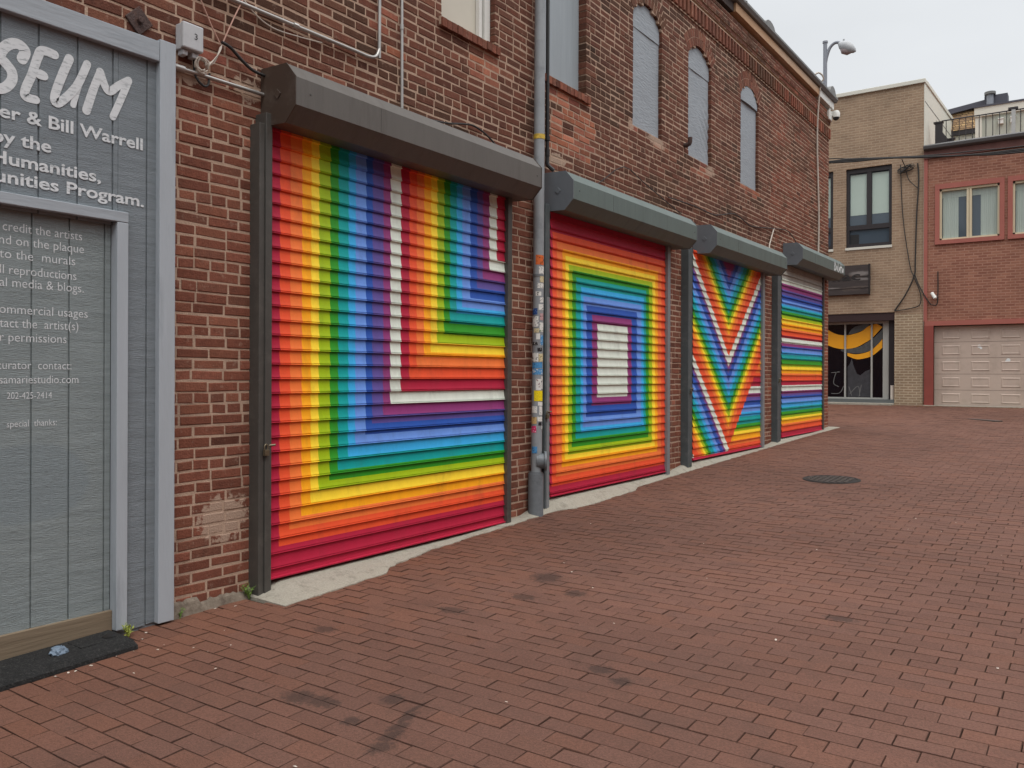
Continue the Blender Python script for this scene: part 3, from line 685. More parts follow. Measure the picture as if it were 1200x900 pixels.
S4 = shutter('shutter painted with level rainbow stripes and white bars of an E, far corner', 14.0, 16.565, .476, 3.42, .0935, art_E, [], [t for t, _ in E_T], 0, (14.235, 17.045, .30),
    [dict(m=M['railB'], boxes=[(-.01, .10, 13.66, 13.838, .40, 3.42), (-.01, .05, 13.8385, 14.02, .4, 3.4)]), dict(m=M['railA'], boxes=[(-.01, .09, 16.47, 16.54, .46, 3.42)])],
    (13.72, 1.42), (M['hoodB'], M['capB']), .57)

def ribbon(pts, w, x, k=8, plane='X', taper=1.0):
    """flat brush stroke with round ends, a millimetre proud of plane"""
    P = catmull([Vector((p[0], p[1], 0)) for p in pts], k) if len(pts) > 2 else [Vector((p[0], p[1], 0)) for p in pts]
    b = MB(); L_, Rr = [], []
    for i, p in enumerate(P):
        d = (P[min(i + 1, len(P) - 1)] - P[max(i - 1, 0)]).normalized(); nrm = Vector((-d.y, d.x, 0)); ww = w / 2 * (1 + (taper - 1) * i / max(len(P) - 1, 1))
        L_.append(p + nrm * ww); Rr.append(p - nrm * ww)
    conv = (lambda q: (x, q[0], q[1])) if plane == 'X' else (lambda q: (q[0], x, q[1]))
    for i in range(len(P) - 1): b.face([conv(Rr[i]), conv(Rr[i + 1]), conv(L_[i + 1]), conv(L_[i])])
    for end, (p, a, c_, s) in enumerate(((P[0], L_[0], Rr[0], -1), (P[-1], L_[-1], Rr[-1], 1))):
        n = 6; ctr = (a + c_) / 2; r_ = (a - c_).length / 2; ax = (a - c_).normalized(); d = ((P[1] - P[0]) if end == 0 else (P[-1] - P[-2])).normalized() * s
        arc = [ctr + ax * r_ * math.cos(math.pi * t / n) + d * r_ * math.sin(math.pi * t / n) for t in range(n + 1)]
        b.face([conv(q) for q in arc])
    return b
def join_into(dst, src): dst.mesh(src.v, src.f)
def text_mb(txt, width, height, origin, plane='X', off=0.0, xy=1.0, slope=0.0):
    """lettering fitted to a width and a body height, on the plane X=const (reads along +Y) or Y=const (reads along +X)"""
    cu = bpy.data.curves.new('lettering', 'FONT'); cu.body = txt; cu.offset = off; cu.resolution_u = 3
    ob = bpy.data.objects.new('lettering', cu); COL.objects.link(ob); dg = bpy.context.evaluated_depsgraph_get(); dg.update()
    me = bpy.data.meshes.new_from_object(ob.evaluated_get(dg)); bpy.data.objects.remove(ob)
    vs = [v.co.copy() for v in me.vertices]; fs = [tuple(p.vertices) for p in me.polygons]
    x0 = min(v.x for v in vs); x1 = max(v.x for v in vs); sx = width / (x1 - x0); sz = height / .72
    b = MB(); out = []
    for v in vs:
        a = (v.x - x0) * sx; c = v.y * sz + slope * a
        out.append((origin[0], origin[1] + a, origin[2] + c) if plane == 'X' else (origin[0] + a, origin[1], origin[2] + c))
    b.mesh(out, fs); bpy.data.meshes.remove(me); return b

# spray tag on the far hood
b = MB(); hx = .3335
for pts in ([(16.28, 3.61), (16.26, 3.50), (16.33, 3.49), (16.37, 3.55), (16.31, 3.62), (16.26, 3.60)], [(16.42, 3.51), (16.44, 3.57), (16.48, 3.50)], [(16.53, 3.62), (16.52, 3.49), (16.56, 3.48)], [(16.60, 3.50), (16.62, 3.56), (16.66, 3.50), (16.68, 3.56)], [(16.74, 3.62), (16.74, 3.48)], [(16.70, 3.57), (16.80, 3.58)], [(16.83, 3.49), (16.85, 3.56), (16.89, 3.49), (16.93, 3.56)], [(16.33, 3.49), (16.28, 3.475)]):
    join_into(b, ribbon(pts, .032, hx, 4)); hx += .0004
o = b.build('spray_tag', M['spray'], [c for c in S4.children if c.name.startswith('hood')][0])

# ------------------------------------------------------------------ timber screen with the lettered door
TS = thing('timber_screen', (.03, 1.7, .06), 'grey painted timber screen with white hand lettering, standing left of the brick pier', 'timber screen')
GR = [.62, .79, .985, 1.18, 1.375, 1.57, 1.72, 1.905, 2.084, 2.279, 2.469, 2.666, 2.82]
b = MB(); b.box(.004, .028, .62, 2.815, .05, 3.34)
o_clad = None
cl = MB(); cl.box(.004, .026, .63, 2.81, 2.37, 3.34); cl.box(.004, .026, 2.5, 2.81, .055, 2.37); cl.box(.004, .026, .63, 1.27, .05, 2.37)
for a, c in zip(GR, GR[1:]):
    z0 = 2.30 if 1.2 < (a + c) / 2 < 2.5 else gz(a) + .02
    a2, c2 = a + .0045, c - .0045
    if z0 < 1 and a < 2.5 < c and a > 1.9: a2 = 2.50
    if z0 > 2 and c > 2.46 and a < 2.47: pass
    if z0 > 2:
        cl.box(.02, .035, a2, c2, 2.30, 3.33)
    else:
        cl.box(.02, .035, max(a2, 2.50 if a > 2 else a2), c2, z0, 3.33)
cl.box(.02, .035, 2.4735, 2.499, 2.30, 3.33)
CLAD = cl.build('cladding_panel', M['clad'], TS, bevel=.002)
b = MB(); b.box(.03, .072, .6, 2.72, 3.245, 3.358); b.build('header_board', M['woodpaintH'], TS, bevel=.004)
b = MB(); b.box(.004, .074, 2.722, 2.820, gz(2.8) + .012, 3.372); o = b.build('corner_board', M['woodpaint'], TS, bevel=.004)
b = MB(); b.box(.03, .071, 1.1, 2.541, 2.315, 2.372); b.build('lintel_board', M['woodpaintH'], TS, bevel=.004)
for ya, yb_ in ((2.478, 2.541), (1.2, 1.263)):
    b = MB(); b.box(.004, .0705, ya, yb_, gz(2.5) + .04, 2.3135); b.build('jamb_board', M['woodpaint'], TS, bevel=.004)
dr = MB(); dr.box(-.03, .003, 1.26, 2.479, .10, 2.33)
DG = [1.27, 1.34, 1.53, 1.72, 1.90, 2.064, 2.251, 2.439, 2.478]
for a, c in zip(DG, DG[1:]): dr.box(.0, .012, a + .004, c - .004, .11, 2.325)
DOOR = dr.build('door', M['doorclad'], TS, bevel=.002)
b = MB(); b.box(.0, .033, 1.262, 2.4775, .09, .228); b.build('kick_board', M['rawwood'], TS, bevel=.004)
# big brush lettering
px = .0365
big = [('S', [(2.005, 3.045), (2.019, 3.088), (1.987, 3.112), (1.945, 3.098), (1.912, 3.058), (1.908, 3.022), (1.932, 2.998), (1.957, 2.968), (1.957, 2.925), (1.926, 2.882), (1.885, 2.868), (1.86, 2.9)], .052),
       ('E', [(2.160, 3.115), (2.100, 3.116), (2.078, 3.075), (2.052, 2.985), (2.022, 2.905), (2.020, 2.865), (2.070, 2.862)], .046), ('E', [(2.088, 2.995), (2.108, 2.992)], .05),
       ('U', [(2.235, 3.118), (2.196, 3.015), (2.165, 2.92), (2.163, 2.878), (2.193, 2.885), (2.272, 2.986), (2.328, 3.118)], .046), ('U', [(2.325, 3.115), (2.285, 2.996), (2.256, 2.885)], .034),
       ('M', [(2.325, 2.875), (2.36, 2.99), (2.398, 3.095)], .046), ('M', [(2.398, 3.098), (2.425, 3.03), (2.452, 3.01), (2.50, 3.055), (2.558, 3.10)], .044), ('M', [(2.556, 3.098), (2.515, 2.99), (2.468, 2.878)], .042)]
for L_ in 'SEUM':
    b = MB()
    for i, (c_, pts, w_) in enumerate(big):
        if c_ == L_: join_into(b, ribbon(pts, w_, px + .0006 * (i % 4), 8, taper=.9))
    o = b.build('letter', M['whitepaint'], CLAD, fixn=False); o['label'] = 'large slanted white brush letter ' + L_
def words_of(mb, txt, m_, parent, lbl):
    fi = sorted(((min(mb.v[k][1] for k in f), max(mb.v[k][1] for k in f), f) for f in mb.f), key=lambda q: q[0]); spans = []
    for a, c, f in fi:
        if spans and a <= spans[-1][1] + .0001: spans[-1][1] = max(spans[-1][1], c); spans[-1][2].append(f)
        else: spans.append([a, c, [f]])
    gaps = sorted(((spans[i + 1][0] - spans[i][1], i) for i in range(len(spans) - 1)), reverse=True); W_ = txt.split(); cuts = sorted(i for _, i in gaps[:len(W_) - 1])
    k = 0; groups = [[]]
    for i, sp in enumerate(spans):
        groups[-1] += sp[2]
        if i in cuts: groups.append([])
    for w_, fs in zip(W_, groups):
        b = MB(); idx = {}
        for f in fs: b.face([mb.v[k] for k in f])
        o = b.build('painted_word', m_, parent, fixn=False); bm_ = bmesh.new(); bm_.from_mesh(o.data); bmesh.ops.remove_doubles(bm_, verts=bm_.verts, dist=1e-6); bm_.to_mesh(o.data); bm_.free()
        o['label'] = lbl + w_.strip('.,:')
for txt, y0_, y1_, z_, h_ in (('er & Bill Warrell', 1.900, 2.640, 2.737, .064), ('by the', 1.870, 2.146, 2.614, .064), ('Humanities,', 1.862, 2.403, 2.513, .062), ('unities Program.', 1.880, 2.648, 2.424, .062)):
    words_of(text_mb(txt, y1_ - y0_, h_, (px + .0025, y0_, z_), off=.022), txt, M['whitepaint'], CLAD, 'bold white painted word ')
for txt, y0_, y1_, z_, h_ in (('credit the artists', 1.928, 2.317, 2.196, .046), ('nd on the plaque', 1.912, 2.327, 2.130, .046), ('to the  murals', 1.914, 2.282, 2.062, .046), ('ll reproductions', 1.917, 2.288, 1.986, .046),
                              ('al media & blogs.', 1.915, 2.327, 1.924, .046), ('ommercial usages', 1.915, 2.348, 1.793, .046), ('tact the  artist(s)', 1.916, 2.299, 1.725, .046), ('r permissions', 1.917, 2.238, 1.656, .046),
                              ('curator  contact:', 1.905, 2.264, 1.521, .042), ('isamariestudio.com', 1.905, 2.300, 1.450, .042), ('202-425-2414', 1.950, 2.165, 1.374, .034), ('special  thanks:', 1.950, 2.190, 1.236, .034)):
    words_of(text_mb(txt, y1_ - y0_, h_, (.0136, y0_, z_), off=-.004), txt, M['chalk'], DOOR, 'thin white hand lettered word ')
# rubber ramp in front of the door
RM = MB(); y0_, y1_ = .9, 2.455; n = 24; rows = []
for i in range(n + 1):
    y = y0_ + (y1_ - y0_) * i / n; z = gz(y) + .001
    rows.append([(.036, y, z), (.036, y, z + .048), (.10, y, z + .049), (.20, y, z + .046), (.27, y, z + .040), (.315, y, z + .020), (.318, y, z)])
for a, c in zip(rows, rows[1:]):
    for k in range(6): RM.face([a[k], a[k + 1], c[k + 1], c[k]])
for r_ in (rows[0], rows[-1]): RM.face(r_)
RAMP = RM.build('rubber_ramp', M['rubber'], bevel=.003); tag(RAMP, 'black rubber threshold ramp lying in front of the grey timber door', 'ramp')
b = MB(); b.tube([(.14, 2.40, gz(2.4) + .042), (.14, 2.40, gz(2.4) + .0515)], .034, 16); o = b.build('bolt_hole', M['black'], RAMP)
b = MB(); b.box(.07, .20, 2.22, 2.35, gz(2.28) + .04, gz(2.28) + .0505); b.build('inset_pad', M['rubber'], RAMP, bevel=.002)
bm = bmesh.new(); bmesh.ops.create_icosphere(bm, subdivisions=3, radius=1)
for v in bm.verts:
    k = 1 + .45 * mnoise.noise(v.co * 3.0); v.co = Vector((v.co.x * .036 * k, v.co.y * .042 * k, max(v.co.z, -.15) * .030 * k))
me = bpy.data.meshes.new('rag'); bm.to_mesh(me); bm.free(); me.materials.append(M['lump'])
o = bpy.data.objects.new('crumpled_rag', me); COL.objects.link(o); o.location = (.17, 2.125, gz(2.1) + .052); tag(o, 'small crumpled blue-grey rag lying on the black rubber ramp', 'rag')

# ------------------------------------------------------------------ drainpipe
PX, PY = .085, 6.575
DP = thing('drainpipe', (PX, PY, gz(PY)), 'grey painted drainpipe covered with stickers between the L and O shutters', 'drainpipe')
b = MB(); b.tube([(PX, PY - .03, .19), (PX, PY - .02, 1.0), (PX, PY, 2.4), (PX, PY + .02, 6.9)], .050, 20); PIPE = b.build('pipe', M['zinc'], DP, smooth=True)
b = MB(); b.tube([(PX, PY - .035, gz(PY) - .02), (PX, PY - .032, .585)], .072, 24); b.tube([(PX, PY - .032, .58), (PX, PY - .03, .60)], .0655, 24); b.build('boot', M['zincdark'], DP, smooth=True)
b = MB(); b.tube([(PX, PY + .006, 3.70), (PX, PY + .006, 3.745)], .0535, 20); o = b.build('strap', mat('yellow_tape', (190, 160, 60), .6, .5, 40), DP, smooth=True)
b = MB(); b.tube([(PX, PY - .002, 2.42), (PX, PY - .002, 2.44)], .053, 20); b.build('strap', M['zincdark'], DP, smooth=True)
# clean-out disc
dv = Vector((.80, .60, 0)).normalized(); b = MB(); c0 = Vector((PX, PY - .028, .70))
b.tube([c0, c0 + dv * .085], .07, 20); b.tube([c0 + dv * .075, c0 + dv * .095], .092, 28); DISC = b.build('cleanout_cap', M['zincdark'], DP, smooth=True)
b = MB(); b.tube([c0 + dv * .094, c0 + dv * .0965], .045, 24); b.build('round_label', M['white'], DISC)
b = MB()
side = Vector((-dv.y, dv.x, 0))
for k in range(3):
    p = c0 + dv * .0972 + Vector((0, 0, .018 - .018 * k)); b.tube([p - side * (.022 - .004 * abs(k - 1)), p + side * (.022 - .004 * abs(k - 1))], .0025, 5)
b.build('label_print', M['black'], DISC)
# stickers wrap the pipe: (px left, px right, px top, px bottom in the photo -> angle/height), colour, second colour
vdir = Vector((4.38 - PX, -PY, 0)).normalized(); vright = Vector((-vdir.y, vdir.x, 0))
vr = Vector((.82, .573, 0)); vr = (vr - vdir * vr.dot(vdir)).normalized()
def pipe_pt(t, z, r_):
    q = vdir * math.cos(t) + vr * math.sin(t)
    yc = PY + (-.03 if z < .6 else -.02 + (z - 1.0) / 1.4 * .02 if z < 2.4 else (z - 2.4) / 4.5 * .02)
    return (PX + q.x * r_, yc + q.y * r_, z)
STK = {}
def sticker_mat(c1, c2, sc):
    k = (c1, c2, sc)
    if k not in STK:
        STK[k] = mat('sticker_print', c1, .45, .05, 20, dirt=c2, dirt_amt=1.0, dirt_scale=sc, spec=.3) if c2 else mat('sticker_print', c1, .45, .05, 20)
        for n_ in STK[k].node_tree.nodes:
            if n_.type == 'MAP_RANGE' and abs(n_.inputs[1].default_value - .52) < 1e-4: n_.inputs[1].default_value = .56; n_.inputs[2].default_value = .58
    return STK[k]
def ypx(p): return None
Wt, Bk, Yl, Bl, Sk, Rd, Og, Pk, Cr = (214, 214, 208), (34, 34, 38), (232, 208, 30), (38, 72, 128), (76, 138, 186), (186, 62, 50), (206, 104, 52), (206, 48, 104), (198, 186, 150)
STL = [(623.3, 632.5, 296.5, 308, Og, (60, 30, 26), 'orange and red picture sticker'), (627, 632.5, 310, 319.5, Wt, (90, 90, 92), 'white printed sticker'), (628, 632.5, 321, 329, Cr, (120, 96, 40), 'cream sticker'),
       (625, 632.3, 330, 336, Wt, Bk, 'white sticker'), (623, 629.5, 340, 345, Wt, Bk, 'black and white oval sticker'), (628, 632, 347, 353, Wt, Bk, None), (626.5, 632, 355, 362, Wt, (110, 110, 112), None), (618, 625, 360, 367.5, Bl, (120, 150, 196), 'dark blue sticker'),
       (618.8, 626.2, 369.5, 382, Wt, (110, 112, 116), 'tall white sticker with print'), (628, 632, 366, 374, (188, 150, 150), Bk, None), (627.5, 632, 377, 388, Wt, (96, 120, 84), None), (621, 627, 384, 389, Cr, Bk, None),
       (623.5, 628, 390, 397, Wt, None, 'blank white sticker'), (628.5, 632, 392, 404, Sk, Wt, 'light blue sticker'), (618.5, 625.5, 400, 404, Bk, Wt, 'black sticker with white square'), (625, 630.5, 407, 411.5, Bk, Wt, None),
       (619, 626, 413, 423.5, Wt, Bk, None), (626.2, 631.5, 414, 423.5, Cr, (120, 110, 60), None), (619, 630.5, 424.5, 431.3, Sk, (40, 92, 140), 'pale blue lettered sticker'), (619, 631, 432.3, 439, Sk, Wt, None),
       (623, 629, 444, 457.5, Wt, (110, 60, 70), None), (629.4, 631.5, 441, 456, Wt, Bk, None), (621, 631, 458, 470.5, Yl, (200, 176, 20), 'bright yellow sticker'), (625.5, 631, 471.5, 476, Wt, None, None), (618.5, 624.5, 476.5, 484.5, Wt, (160, 164, 168), 'round white sticker'),
       (627, 630.5, 477, 487, Wt, Bk, None), (617.8, 624, 489.5, 497.5, (200, 170, 116), (120, 96, 60), 'tan shield sticker'), (624.8, 630.5, 489, 494.5, Wt, (130, 130, 90), None), (626, 629.5, 495.5, 499.5, Bk, None, None), (615.8, 623.5, 500.2, 508, Pk, (230, 220, 226), 'pink round sticker'),
       (618.5, 624.5, 524.5, 532.5, Sk, (30, 50, 80), 'blue sticker low on the pipe'), (629.5, 631, 500, 504, Wt, None, None)]
for i, (xa, xb, ya, yb_, c1, c2, lab) in enumerate(STL):
    # pixel height -> z on the pipe, pixel x -> angle around it
    zc_of = lambda p: 1.5 + (439.6 - p) * 7.68 / 985.0
    xc = 626.6 - (p_ := 0) - ((ya + yb_) / 2 - 300) * .0125
    ta = math.asin(max(-.97, min(.97, (xa - xc) / 6.35))); tb = math.asin(max(-.97, min(.97, (xb - xc) / 6.35)))
    z1, z0 = zc_of(ya), zc_of(yb_); b = MB(); nseg = 6; tl = R.uniform(-.006, .006)
    for k in range(nseg):
        t0 = ta + (tb - ta) * k / nseg; t1 = ta + (tb - ta) * (k + 1) / nseg; rr_ = .0512 + .0003 * (i % 3)
        s0 = tl * (k / nseg - .5); s1 = tl * ((k + 1) / nseg - .5)
        b.face([pipe_pt(t0, z0 + s0, rr_), pipe_pt(t1, z0 + s1, rr_), pipe_pt(t1, z1 + s1, rr_), pipe_pt(t0, z1 + s0, rr_)])
    o = b.build('sticker', sticker_mat(c1, c2, 42 + (i % 4) * 11), DP, fixn=False)
    if lab: o['label'] = lab
# black rising pipe beside it
b = MB(); b.tube([(.035, 6.80, 3.62), (.035, 6.80, 7.0)], .018, 10); b.tube([(.035, 6.80, 3.60), (.035, 6.80, 3.66)], .024, 10); b.tube([(.035, 6.80, 3.75), (.035, 6.80, 3.79)], .026, 10)
b.tube([(.035, 6.80, 3.60), (.04, 6.80, 3.52), (.09, 6.83, 3.46)], .02, 8, smooth=4)
o = b.build('service_pipe', M['black'], smooth=True); tag(o, 'thin black service pipe rising beside the grey drainpipe above the O shutter', 'pipe')

# ------------------------------------------------------------------ wall fittings near the screen
UB = thing('utility_box', (.02, 2.92, 3.36), 'pale grey utility box marked 3 on the brick wall above the timber screen corner', 'utility box')
b = MB(); b.box(.001, .05, 2.862, 2.988, 3.368, 3.518); BX = b.build('box_body', M['plastic'], UB, bevel=.006)
b = MB(); b.box(.051, .085, 2.858, 2.992, 3.372, 3.522); LID = b.build('box_lid', M['plastic'], UB, bevel=.008)
o = text_mb('3', .02, .036, (.0862, 2.93, 3.435), off=.0).build('box_number', M['black'], LID, fixn=False)
for ya, yb_ in ((2.872, 2.905), (2.935, 2.975)):
    b = MB(); b.box(.01, .06, ya, yb_, 3.338, 3.368); b.build('cable_gland', M['plastic'], UB, bevel=.004)
b = MB()
for k in range(7):
    r_ = .034 + .006 * R.random(); c0 = Vector((.03 + .006 * k, 3.0 + R.uniform(-.012, .02), 3.31 + R.uniform(-.01, .012)))
    b.tube([c0 + Vector((.004 * math.sin(t * 3), math.cos(t) * r_, math.sin(t) * r_ * 1.1)) for t in [2 * math.pi * q / 18 for q in range(17)]], .0035, 6)
for k in range(5): b.tube([(.03 + .005 * k, 3.03 + .006 * k, 3.33), (.03, 3.10 + .01 * k, 3.36 + .02 * k), (.025, 3.145 + .004 * k, 3.47 + .006 * k)], .003, 5, smooth=4)
o = b.build('cable_coil', M['cablew'], smooth=True); tag(o, 'coil of dusty white cable hanging below the utility box', 'cable')
def wire(name, pts, r_, m_, label, sm=5, cat='cable', grp=None):
    b = MB(); b.tube(pts, r_, 8, smooth=sm); o = b.build(name, m_, smooth=True); return tag(o, label, cat, grp)
wire('hanging_wire', [(.02, 2.93, 4.0), (.02, 3.016, 3.711), (.025, 3.145, 3.495)], .0042, M['cablep'], 'pinkish wire slanting down left of the brick wall hook', 2)
wire('hanging_wire', [(.03, 3.305, 3.815), (.03, 3.24, 3.68), (.025, 3.165, 3.505)], .0045, M['cablep'], 'pinkish wire slanting up from the hook to the bent conduit', 2)
wire('drooping_cable', [(.03, 3.155, 3.505), (.03, 3.22, 3.49), (.03, 3.30, 3.44), (.035, 3.38, 3.40), (.04, 3.49, 3.39)], .010, M['cable'], 'black cable drooping from the hook to the brown hood')
wire('drooping_cable', [(.03, 2.965, 3.34), (.03, 2.975, 3.25), (.035, 3.02, 3.205), (.03, 3.06, 3.22), (.03, 3.07, 3.29)], .007, M['cable'], 'black cable loop hanging under the utility box')
wire('slack_wire', [(.03, 3.31, 3.82), (.03, 3.42, 3.75), (.03, 3.55, 3.72), (.03, 3.75, 3.735), (.03, 3.95, 3.76)], .0042, M['cablew'], 'slack pale wire below the bent conduit')
b = MB(); b.tube([(.03, 2.822, 3.262), (.03, 3.462, 3.272)], .012, 10); b.tube([(.03, 2.822, 3.262), (.03, 2.90, 3.2632)], .02, 10)
o = b.build('conduit', M['galv'], smooth=True); tag(o, 'short level conduit running from the timber screen to the brown hood', 'conduit')
b = MB(); b.tube([(.03, 3.0, 3.785), (.03, 3.2, 3.79), (.03, 4.25, 3.805), (.03, 4.40, 3.808), (.03, 4.47, 3.83), (.03, 4.505, 3.89), (.03, 4.508, 3.97), (.03, 4.512, 5.6)], .0125, 10, smooth=6)
b.tube([(.032, 3.70, 3.797), (.032, 3.74, 3.798)], .018, 8)
o = b.build('bent_conduit', M['galv'], smooth=True); tag(o, 'long galvanised conduit bending upward above the brown hood', 'conduit')
b = MB(); b.tube([(.03, 4.755, 3.44), (.03, 4.742, 5.6)], .0115, 10); b.tube([(.03, 4.75, 4.12), (.03, 4.75, 4.16)], .015, 8)
o = b.build('straight_conduit', M['galv'], smooth=True); tag(o, 'straight upright conduit rising from the top of the brown hood', 'conduit')
b = MB(); b.tube([(.03, 16.30, 3.74), (.03, 16.33, 4.6), (.03, 16.20, 6.0), (.10, 16.12, 6.86), (.17, 16.10, 7.03), (.10, 16.0, 7.12), (-.02, 15.95, 7.02)], .016, 8, smooth=4)
o = b.build('corner_conduit', M['cablew'], smooth=True); tag(o, 'thin pale conduit climbing the far end of the brick wall to the roof', 'conduit')
wire('hood_cable', [(.03, 4.91, 3.50), (.03, 5.29, 3.545), (.03, 5.50, 3.59), (.03, 5.66, 3.61), (.04, 5.85, 3.56), (.06, 6.05, 3.44)], .008, M['cable'], 'black cable lying loose above the brown hood')
wire('hood_cable', [(.03, 7.60, 3.45), (.02, 7.876, 3.56), (.02, 8.402, 3.83), (.02, 8.888, 3.755), (.02, 9.556, 3.63), (.02, 10.0, 3.55)], .0055, M['cable'], 'black cable rising to a point on the wall above the O shutter', 3)
wire('hood_cable', [(.02, 9.6, 3.70), (.02, 10.46, 3.727), (.02, 11.14, 3.723), (.02, 11.9, 3.86), (.02, 12.5, 3.79), (.02, 12.96, 3.82), (.02, 13.9, 3.93), (.02, 14.5, 3.97), (.06, 14.9, 3.78)], .0075, M['cable'], 'black cable sagging along the wall above the V shutter', 3)
wire('hood_cable', [(.02, 13.7, 3.91), (.03, 13.45, 3.62), (.05, 13.34, 3.46)], .010, M['cablew'], 'pale wire dropping to the gap between the V and E hoods', 2)
b = MB(); z_ = 3.459; s_ = .082
b.prism([(2.635 - s_, z_), (2.635, z_ - s_), (2.635 + s_, z_), (2.635, z_ + s_)], 'X', -.001, .012); b.tube([(.01, 2.635, z_), (.034, 2.635, z_)], .018, 8)
o = b.build('anchor_plate', M['rust'], bevel=.003); tag(o, 'rusty diamond-shaped tie plate on the bricks above the timber screen', 'tie plate')
# small rusty bracket by a window
b = MB(); b.tube([(-.01, 10.12, 4.46), (.07, 10.12, 4.47), (.08, 10.12, 4.55)], .03, 8, smooth=3); o = b.build('iron_bracket', M['rust'], smooth=True); tag(o, 'small rusty bracket beside the wrinkled boarded window', 'bracket')
# security camera at the corner
SCM = thing('security_camera', (.05, 17.18, 6.6), 'white security camera on the far top corner of the brick building', 'camera')
b = MB(); b.box(.001, .07, 16.92, 17.12, 6.50, 6.68); b.box(.03, .12, 17.10, 17.2, 6.60, 6.70); b.tube([(.05, 17.0, 6.68), (.03, 17.0, 6.78)], .025, 8); b.build('mount_box', M['white'], SCM, bevel=.01)
b = MB(); b.tube([(.13, 17.17, 6.71), (.13, 17.17, 6.66), (.13, 17.17, 6.58)], [.05, .075, .07], 16); HB = b.build('camera_body', M['white'], SCM, smooth=True)
b = MB(); b.tube([(.13, 17.17, 6.582), (.13, 17.17, 6.545), (.13, 17.17, 6.525)], [.062, .052, .02], 16); b.build('dome_lens', M['black'], HB, smooth=True)
# street lamp behind the corner
SL = thing('street_lamp', (-.375, 18.3, gz(18.3)), 'grey street lamp with a curved arm rising behind the brick building corner', 'street lamp')
b = MB(); b.tube([(-.375, 18.3, gz(18.3) - .1), (-.375, 18.3, 8.53)], .042, 12); b.tube([(-.375, 18.3, 8.52), (-.375, 18.3, 8.56)], .055, 12); b.build('pole', M['lampgrey'], SL, smooth=True)
b = MB(); b.tube([(-.375, 18.3, 8.02), (-.345, 18.3, 8.22), (-.28, 18.3, 8.40), (-.19, 18.3, 8.48), (-.10, 18.3, 8.475), (-.04, 18.3, 8.42)], .032, 10, smooth=5); b.build('arm', M['lampgrey'], SL, smooth=True)
b = MB(); b.tube([(-.10, 18.3, 8.46), (-.04, 18.3, 8.41), (.04, 18.3, 8.36), (.13, 18.3, 8.29), (.21, 18.3, 8.235), (.235, 18.3, 8.215)], [.03, .09, .115, .10, .05, .015], 14); b.tube([(.0, 18.3, 8.46), (.0, 18.3, 8.52)], .02, 8); HD = b.build('lamp_head', M['lamphead'], SL, smooth=True)
b = MB(); b.tube([(-.06, 18.3, 8.36), (.0, 18.3, 8.30), (.09, 18.3, 8.255), (.17, 18.3, 8.23)], [.03, .085, .085, .03], 14); b.build('lamp_lens', M['lens'], HD, smooth=True)

# ------------------------------------------------------------------ far buildings across the end of the alley
def facade(b, x0, x1, z0, z1, Y, holes, depth, m=0, mr=None):
    xs = sorted(set([x0, x1] + [h[0] for h in holes] + [h[1] for h in holes])); zs = sorted(set([z0, z1] + [h[2] for h in holes] + [h[3] for h in holes]))
    for i in range(len(xs) - 1):
        for j in range(len(zs) - 1):
            xm, zm = (xs[i] + xs[i + 1]) / 2, (zs[j] + zs[j + 1]) / 2
            if any(h[0] < xm < h[1] and h[2] < zm < h[3] for h in holes): continue
            b.face([(xs[i], Y, zs[j]), (xs[i + 1], Y, zs[j]), (xs[i + 1], Y, zs[j + 1]), (xs[i], Y, zs[j + 1])], m)
    for h in holes:
        q = [(h[0], h[2]), (h[1], h[2]), (h[1], h[3]), (h[0], h[3])]
        for k in range(4):
            a, c = q[k], q[(k + 1) % 4]; b.face([(a[0], Y, a[1]), (c[0], Y, c[1]), (c[0], Y + depth, c[1]), (a[0], Y + depth, a[1])], m if mr is None else mr)
TB = thing('tan_brick_building', (-4, 29, .7), 'tan brick building with dark framed windows facing the end of the alley', 'building')
b = MB(); holes = [(-1.53, -.32, 5.135, 7.365), (-2.95, -1.88, 5.135, 7.365), (-6, -.24, .70, 3.27)]
facade(b, -9, .478, .3, 9.47, 25.0, holes, .32)
b.face([(-9, 25, .3), (-9, 33, .3), (-9, 33, 9.47), (-9, 25, 9.47)]); b.face([(-9, 33, .3), (.478, 33, .3), (.478, 33, 9.47), (-9, 33, 9.47)])
b.face([(.478, 25, .3), (.478, 33, .3), (.478, 33, 7.7), (.478, 25, 7.7)]); b.face([(-9, 25, 9.47), (.478, 25, 9.47), (.478, 33, 9.47), (-9, 33, 9.47)])
b.build('wall', M['tan'], TB, fixn=False)
b = MB(); b.box(-.24, .47, 24.985, 25.02, .3, 3.20); b.build('corner_pier', M['pier'], TB)
b = MB(); b.box(-9.05, .52, 24.94, 25.2, 9.44, 9.55); b.prism([(25.2, 9.44), (33, 9.82), (33, 9.93), (25.2, 9.55)], 'X', .40, .53); b.build('roof_coping', M['siding'], TB, bevel=.01)
b = MB(); b.prism([(25.0, 7.6), (33.0, 7.6), (33.0, 9.83), (25.0, 9.45)], 'X', .479, .50); SW = b.build('side_siding', M['siding'], TB)
b = MB(); b.prism([(25.0, 8.93), (33.0, 9.25), (33.0, 9.27), (25.0, 8.95)], 'X', .50, .506); b.box(.50, .506, 26.9, 26.93, 7.6, 8.9); b.build('siding_seam', M['gutter'], SW)
